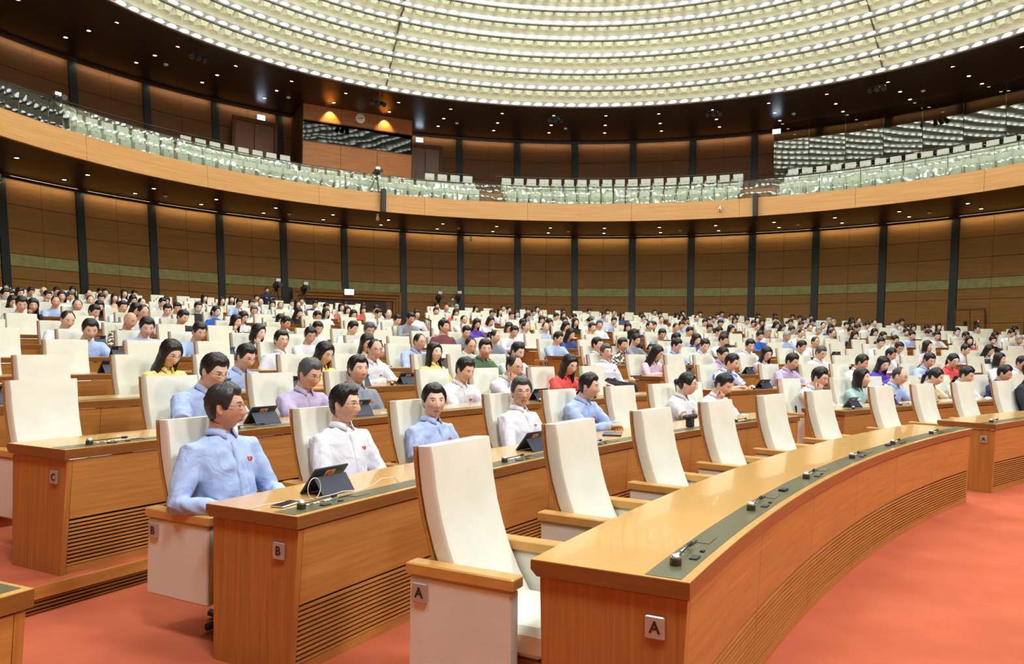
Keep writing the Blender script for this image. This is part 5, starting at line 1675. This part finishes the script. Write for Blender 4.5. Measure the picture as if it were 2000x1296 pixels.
for i, u in enumerate((bw * 0.235, bw * 0.735)):                    # two small spot lamps washing the booth front
    q = p0 + bd * u + bn * 0.30
    sl = thing('wall_washer', 'small spot lamp over the control booth, %s one' % ('left' if i == 0 else 'right'), 'lamp', (q.x, q.y, 13.28))
    link('lamp_can', mesh('lamp_can', lathe([(0.06, -0.02), (0.06, 0.06)], 10), mat=dark_metal), sl)
    ld = bpy.data.lights.new('washer', 'SPOT'); ld.energy = 150; ld.spot_size = math.radians(84); ld.spot_blend = 0.6; ld.color = (1, 0.72, 0.35); ld.shadow_soft_size = 0.04
    lo = bpy.data.objects.new('washer_light', ld); col.objects.link(lo); lo.parent = sl; lo.location = (0, 0, -0.04)
    d = -bn * 0.45 + Vector((0, 0, -1)); lo.rotation_euler = d.to_track_quat('-Z', 'Y').to_euler()
ck = thing('wall_clock', 'round white wall clock on the control booth', 'clock', tuple(p0 + bd * bw * 0.505 + bn * 0.02 + Vector((0, 0, 12.98))), math.atan2(bn.y, bn.x) + math.pi / 2)
def rotx(me_geo):
    return [(x, -z, y) for x, y, z in me_geo[0]], me_geo[1]
link('clock_face', fix_normals(mesh('clock_face', rotx(lathe([(0.24, -0.02), (0.25, 0.0), (0.24, 0.03)], 24)), mat=white_plastic)), ck)
link('clock_hand', mesh('clock_hand', box(-0.012, 0.012, -0.045, -0.035, -0.02, 0.14), mat=black), ck).rotation_euler = (0, math.radians(72), 0)
link('clock_hand', mesh('clock_hand_long', box(-0.009, 0.009, -0.045, -0.036, -0.02, 0.19), mat=black), ck).rotation_euler = (0, math.radians(-105), 0)
# exit signs
def exit_sign(R, th, z, label, w=0.42, h=0.26):
    t_ = math.radians(th); rz = math.atan2(-math.cos(t_), -math.sin(t_)) + math.pi / 2
    t = thing('exit_sign', label, 'sign', hallp(R, th, z), rz)
    link('sign_box', fix_normals(mesh('sign_box', rbox(-w / 2, w / 2, -0.03, 0.04, -h / 2, h / 2, 0.01), mat=white_plastic)), t)
    link('sign_face', mesh('sign_face', box(-w / 2 + 0.015, w / 2 - 0.015, -0.034, -0.031, -h / 2 + 0.015, h / 2 - 0.015), mat=exit_mat), t)
    link('sign_hanger', mesh('sign_hanger', tube([(0, 0, h / 2), (0, 0, h / 2 + 0.3)], 0.01, 6), mat=dark_metal), t)
exit_sign(23.6, -40.6, 12.72, 'lit exit sign over the door left of the booth')
exit_sign(23.6, -19.9, 12.80, 'lit exit sign over the door right of the booth')
exit_sign(22.3, 28.6, 12.75, 'lit exit sign at the end of the glass partition')
exit_sign(22.5, -29.9, 4.25, 'lit exit sign above the wide back doorway', 0.5, 0.30)
# gallery doors beside the booth
for nm, a0, a1 in (('left', -44.2, -38.6), ('right', -21.4, -16.8)):
    o3 = hallp(23.6, (a0 + a1) / 2, 9.8)
    d = thing('door_%d' % (3 if nm == 'left' else 4), 'dark wooden gallery door %s of the booth' % nm, None, o3, kind='structure')
    am = (a0 + a1) / 2
    chord('door_leaf', d, 23.62, a0 + 0.4, am - 0.05, 9.8, 12.35, 0.05, door_wood, o3); chord('door_leaf', d, 23.62, am + 0.05, a1 - 0.4, 9.8, 12.35, 0.05, door_wood, o3)
    chord('door_frame', d, 23.58, a0, a1, 12.36, 12.55, 0.08, wood_wall_up, o3)
    chord('door_frame', d, 23.58, a0, a0 + 0.38, 9.8, 12.36, 0.08, wood_wall_up, o3); chord('door_frame', d, 23.58, a1 - 0.38, a1, 9.8, 12.36, 0.08, wood_wall_up, o3)
# fittings: downlights, detectors, hanging stage lamps, loudspeakers, cctv
DL = {'trim_ring': mesh('downlight_ring', lathe([(0.105, 0.0), (0.105, -0.010), (0.085, -0.010)], 14), mat=dark_metal), 'lamp': mesh('downlight_lamp', lathe([(0.072, -0.008), (0.072, -0.013)], 14), mat=down_mat)}
def soffit_z(R, up): 
    if up: return 13.45 + (13.20 - 13.45) * (R - 18.2) / (24.18 - 18.2)
    return 7.95 + (7.69 - 7.95) * (R - 19.14) / (23.5 - 19.14)
for up, rads, nm in ((True, (19.4, 20.9, 22.2), 'upper ceiling ring'), (False, (20.8, 22.1), 'underside of the balcony')):
    for c_, R in enumerate(rads):
        for n, b in enumerate(range(-1, 17)):
            th = colth(b) + COLD / 2
            if up and R > 21.5 and -38 < th < -21: continue
            t = thing('downlight', 'round downlight in the %s, %s arc, %s from left' % (nm, ordn(c_ + 1), ordn(n + 1)), 'downlight', hallp(R, th, soffit_z(R, up) - 0.002), 0, 'recessed downlights')
            for q in ('trim_ring', 'lamp'): link(q, DL[q], t)
SD = mesh('smoke_detector', lathe([(0.10, 0.0), (0.10, -0.03), (0.06, -0.075), (0.02, -0.085)], 12), smooth=False, mat=white_plastic)
for up, R, bs, nm in ((True, 21.4, (1, 3, 6, 8, 12, 14), 'upper ceiling ring'), (False, 21.6, (1, 3, 6, 8, 10, 12, 14), 'balcony underside')):
    for n, b in enumerate(bs):
        tag(link('smoke_detector', SD, None, hallp(R, colth(b) + COLD * (0.78 if up else 0.85), soffit_z(R, up) - 0.001)), 'white smoke detector on the %s, %s from left' % (nm, ordn(n + 1)), 'smoke detector', 'smoke detectors')
HL = {'bracket': mesh('lamp_bracket', joing([tube([(0, 0, 0), (0, 0, -0.22)], 0.03, 6), tube([(-0.28, 0, -0.22), (0.28, 0, -0.22)], 0.02, 6)]), mat=dark_metal),
      'lamp_head': fix_normals(mesh('stage_lamp_head', rotx(lathe([(0.05, -0.16), (0.09, -0.12), (0.11, 0.12), (0.12, 0.16), (0.08, 0.15)], 10)), mat=dark_metal))}
for n, th in enumerate((-55.7, -29.6, -2.3, 21.5, 43.9)):
    t = thing('lamp_cluster', 'dark stage lamp cluster hung from the ceiling ring, %s from left' % ordn(n + 1), 'lamp', hallp(19.0, th, soffit_z(19.0, True)), -math.radians(th), 'hung stage lamps')
    link('bracket', HL['bracket'], t)
    for x in (-0.26, 0.0, 0.26):
        o = link('lamp_head', HL['lamp_head'], t, (x, -0.03, -0.34)); o.rotation_euler = (math.radians(35), 0, x * 1.2)
for n, (sx, sy, tx, ty) in enumerate(FILL_LAMPS):  # fixture shapes added only to go with the foreground fill lights
    t = thing('lamp_cluster', 'added dark lamp cluster above an out of frame fill light, %s one' % ordn(n + 1), 'lamp', (sx, sy, 13.3), math.atan2(ty - sy, tx - sx) - math.pi / 2, 'hung stage lamps')
    link('bracket', HL['bracket'], t)
    for x in (-0.26, 0.0, 0.26):
        o = link('lamp_head', HL['lamp_head'], t, (x, -0.03, -0.34)); o.rotation_euler = (math.radians(35), 0, x * 1.2)
for n, th in enumerate((-28.55, 27.5)):
    t_ = math.radians(th); rz = math.atan2(-math.cos(t_), -math.sin(t_)) + math.pi / 2
    t = thing('column_loudspeaker', 'slim black column loudspeaker on the balcony front, %s one' % ('left' if n == 0 else 'right'), 'loudspeaker', hallp(19.08, th, 7.95), rz)
    link('speaker_body', fix_normals(mesh('speaker_body', rbox(-0.11, 0.11, -0.24, -0.04, -0.05, 1.05, 0.012), mat=black)), t)
    link('speaker_bracket', mesh('speaker_bracket', joing([box(-0.03, 0.03, -0.04, 0.10, 0.25, 0.30), box(-0.03, 0.03, -0.04, 0.10, 0.72, 0.77)]), mat=dark_metal), t)
def cctv(pos, rz, label):
    t = thing('security_camera', label, 'camera', pos, rz)
    link('mount', mesh('cctv_mount', lathe([(0.05, 0.0), (0.05, 0.10), (0.08, 0.16)], 10), mat=white_plastic), t)
    link('camera_ball', mesh('cctv_ball', ellipsoid((0, 0, -0.06), (0.085, 0.085, 0.10), 12, 8), smooth=True, mat=white_plastic), t)
    link('lens', mesh('cctv_lens', ellipsoid((0, -0.07, -0.07), (0.04, 0.03, 0.04), 10, 6), smooth=True, mat=black), t)
cctv(hallp(19.06, 22.4, 8.42), -math.radians(22.4), 'white security camera on the balcony front')
cctv(hallp(19.7, -28.6, 7.74), -math.radians(-28.6), 'pale security camera hanging under the balcony by the left loudspeaker')
cctv(hallp(22.9, -13.0, 7.42), math.radians(13.0), 'small security camera at the wall head in the middle')
cctv(hallp(22.9, -70.4, 7.45), math.radians(70.0), 'small security camera at the wall head on the left')
# ------------------------------------------------------------------ tv cameras and operators
TV = {'camera_body': fix_normals(mesh('tv_body', joing([rbox(-0.10, 0.10, -0.28, 0.22, 0.0, 0.22, 0.02), rbox(-0.07, 0.07, -0.10, 0.16, 0.22, 0.30, 0.015)]), mat=black)),
      'lens': fix_normals(mesh('tv_lens', [(x, y, z) for x, y, z in rotx(lathe([(0.07, -0.24), (0.085, -0.2), (0.07, 0.0), (0.09, 0.26), (0.10, 0.30)], 12))[0]] and ([(x, -y + 0.40, z + 0.11) for x, y, z in rotx(lathe([(0.07, -0.24), (0.085, -0.2), (0.07, 0.0), (0.09, 0.26), (0.10, 0.30)], 12))[0]], lathe([(0.07, -0.24), (0.085, -0.2), (0.07, 0.0), (0.09, 0.26), (0.10, 0.30)], 12)[1]), mat=black)),
      'viewfinder': fix_normals(mesh('tv_viewfinder', joing([rbox(-0.20, 0.02, -0.18, 0.0, 0.30, 0.46, 0.015), tube([(-0.05, -0.1, 0.28), (-0.05, -0.1, 0.34)], 0.02, 6)]), mat=silver)),
      'pan_head': mesh('pan_head', joing([lathe([(0.08, -0.16), (0.10, -0.08), (0.08, 0.0)], 10), tube([(0.06, -0.1, -0.05), (0.12, -0.65, -0.25)], 0.014, 6)]), mat=dark_metal)}
def tv_camera(pos, rz, label, h=1.35):
    t = thing('tv_camera', label, 'camera', pos, rz, 'broadcast cameras')
    for q in ('camera_body', 'lens', 'viewfinder', 'pan_head'): link(q, TV[q], t, (0, 0, h))
    for a in (90, 210, 330):
        c_, s_ = math.cos(math.radians(a)), math.sin(math.radians(a))
        link('tripod_leg', mesh('tripod_leg', joing([tube([(0.05 * c_, 0.05 * s_, h - 0.14), (0.42 * c_, 0.42 * s_, 0.02)], 0.02, 6), tube([(0.10 * c_, 0.10 * s_, h - 0.3), (0.43 * c_, 0.43 * s_, 0.0)], 0.012, 6)]), mat=dark_metal), t)
def toward(x, y, tx, ty): return math.atan2(ty - y, tx - x) - math.pi / 2
for th, z, lab in ((-40.6, 2.80, 'broadcast camera on tripod beside the operator in navy'), (-36.9, 2.72, 'broadcast camera on tripod before the wide doorway'), (-18.2, 2.55, 'left of the two broadcast cameras in the middle aisle'), (-15.4, 2.60, 'broadcast camera held by the masked operator')):
    p = hallp(21.5, th, z); tv_camera(p, toward(p[0], p[1], 12, 2), lab, 1.40)
for th, R, z, lab in ((-28.85, 19.72, 8.72, 'camera on tripod in the gallery behind the left loudspeaker'), (-71.6, 19.75, 8.72, 'camera on tripod in the gallery at far left')):
    p = hallp(R, th, z); tv_camera(p, toward(p[0], p[1], 12, 6), lab, 1.05)
def stander(pos, rz, label, cl, mask):
    P = pose('lap', False, 0.0, 0.0)
    t, P = person((pos[0], pos[1], pos[2]), rz, label, cl, 's', 'm' if mask else '', 'tablet', 0.1, 0.05, 1, seed=2, clothc=((0.03, 0.045, 0.12) if cl == 'n' else (0.16, 0.14, 0.09)))
    for ch in t.children:
        if ch.name.startswith('trousers'):
            g = []
            for s in (-1, 1): g.append(tube([(s * 0.09, 0.0, 0.62), (s * 0.10, 0.02, 0.1), (s * 0.10, 0.0, -0.36)], [0.095, 0.075, 0.055], 10))
            g.append(ellipsoid((0, 0, 0.58), (0.17, 0.12, 0.13), 14, 8))
            me = mesh('standing_trousers', joing(g), smooth=True, mat=cloth_mat); ch.data = me
    return t
p = hallp(21.3, -42.2, 2.80); stander((p[0], p[1], p[2] + 0.08), toward(p[0], p[1], 6, 8), 'camera operator in navy jacket standing beside the tripod on the left', 'n', False)
p = hallp(21.7, -16.2, 2.55); stander((p[0], p[1], p[2] + 0.30), toward(p[0], p[1], 8, 6), 'masked camera operator in olive shirt between the middle cameras', 'e', True)
# stair rail in the aisle between the two blocks
off = rowp(RK[9], 57, TK[9])
ar = thing('stair_handrail', 'thin dark handrail sloping down the stair aisle between the blocks', 'handrail', off)
pts = [tuple(Vector(rowp(RK[k] + 0.6, B2L(k) - 1.15, TK[k] + 1.0)) - Vector(off)) for k in range(10, 17)]
link('rail', mesh('aisle_rail', tube(pts, 0.025, 6), mat=rail_mat), ar)
for k in range(10, 17, 2):
    q = Vector(rowp(RK[k] + 0.6, B2L(k) - 1.15, TK[k])) - Vector(off)
    link('post', mesh('aisle_post', tube([tuple(q), tuple(q + Vector((0, 0, 1.0)))], 0.018, 6), mat=rail_mat), ar)
bpy.data.scenes.remove(tmp_scene)
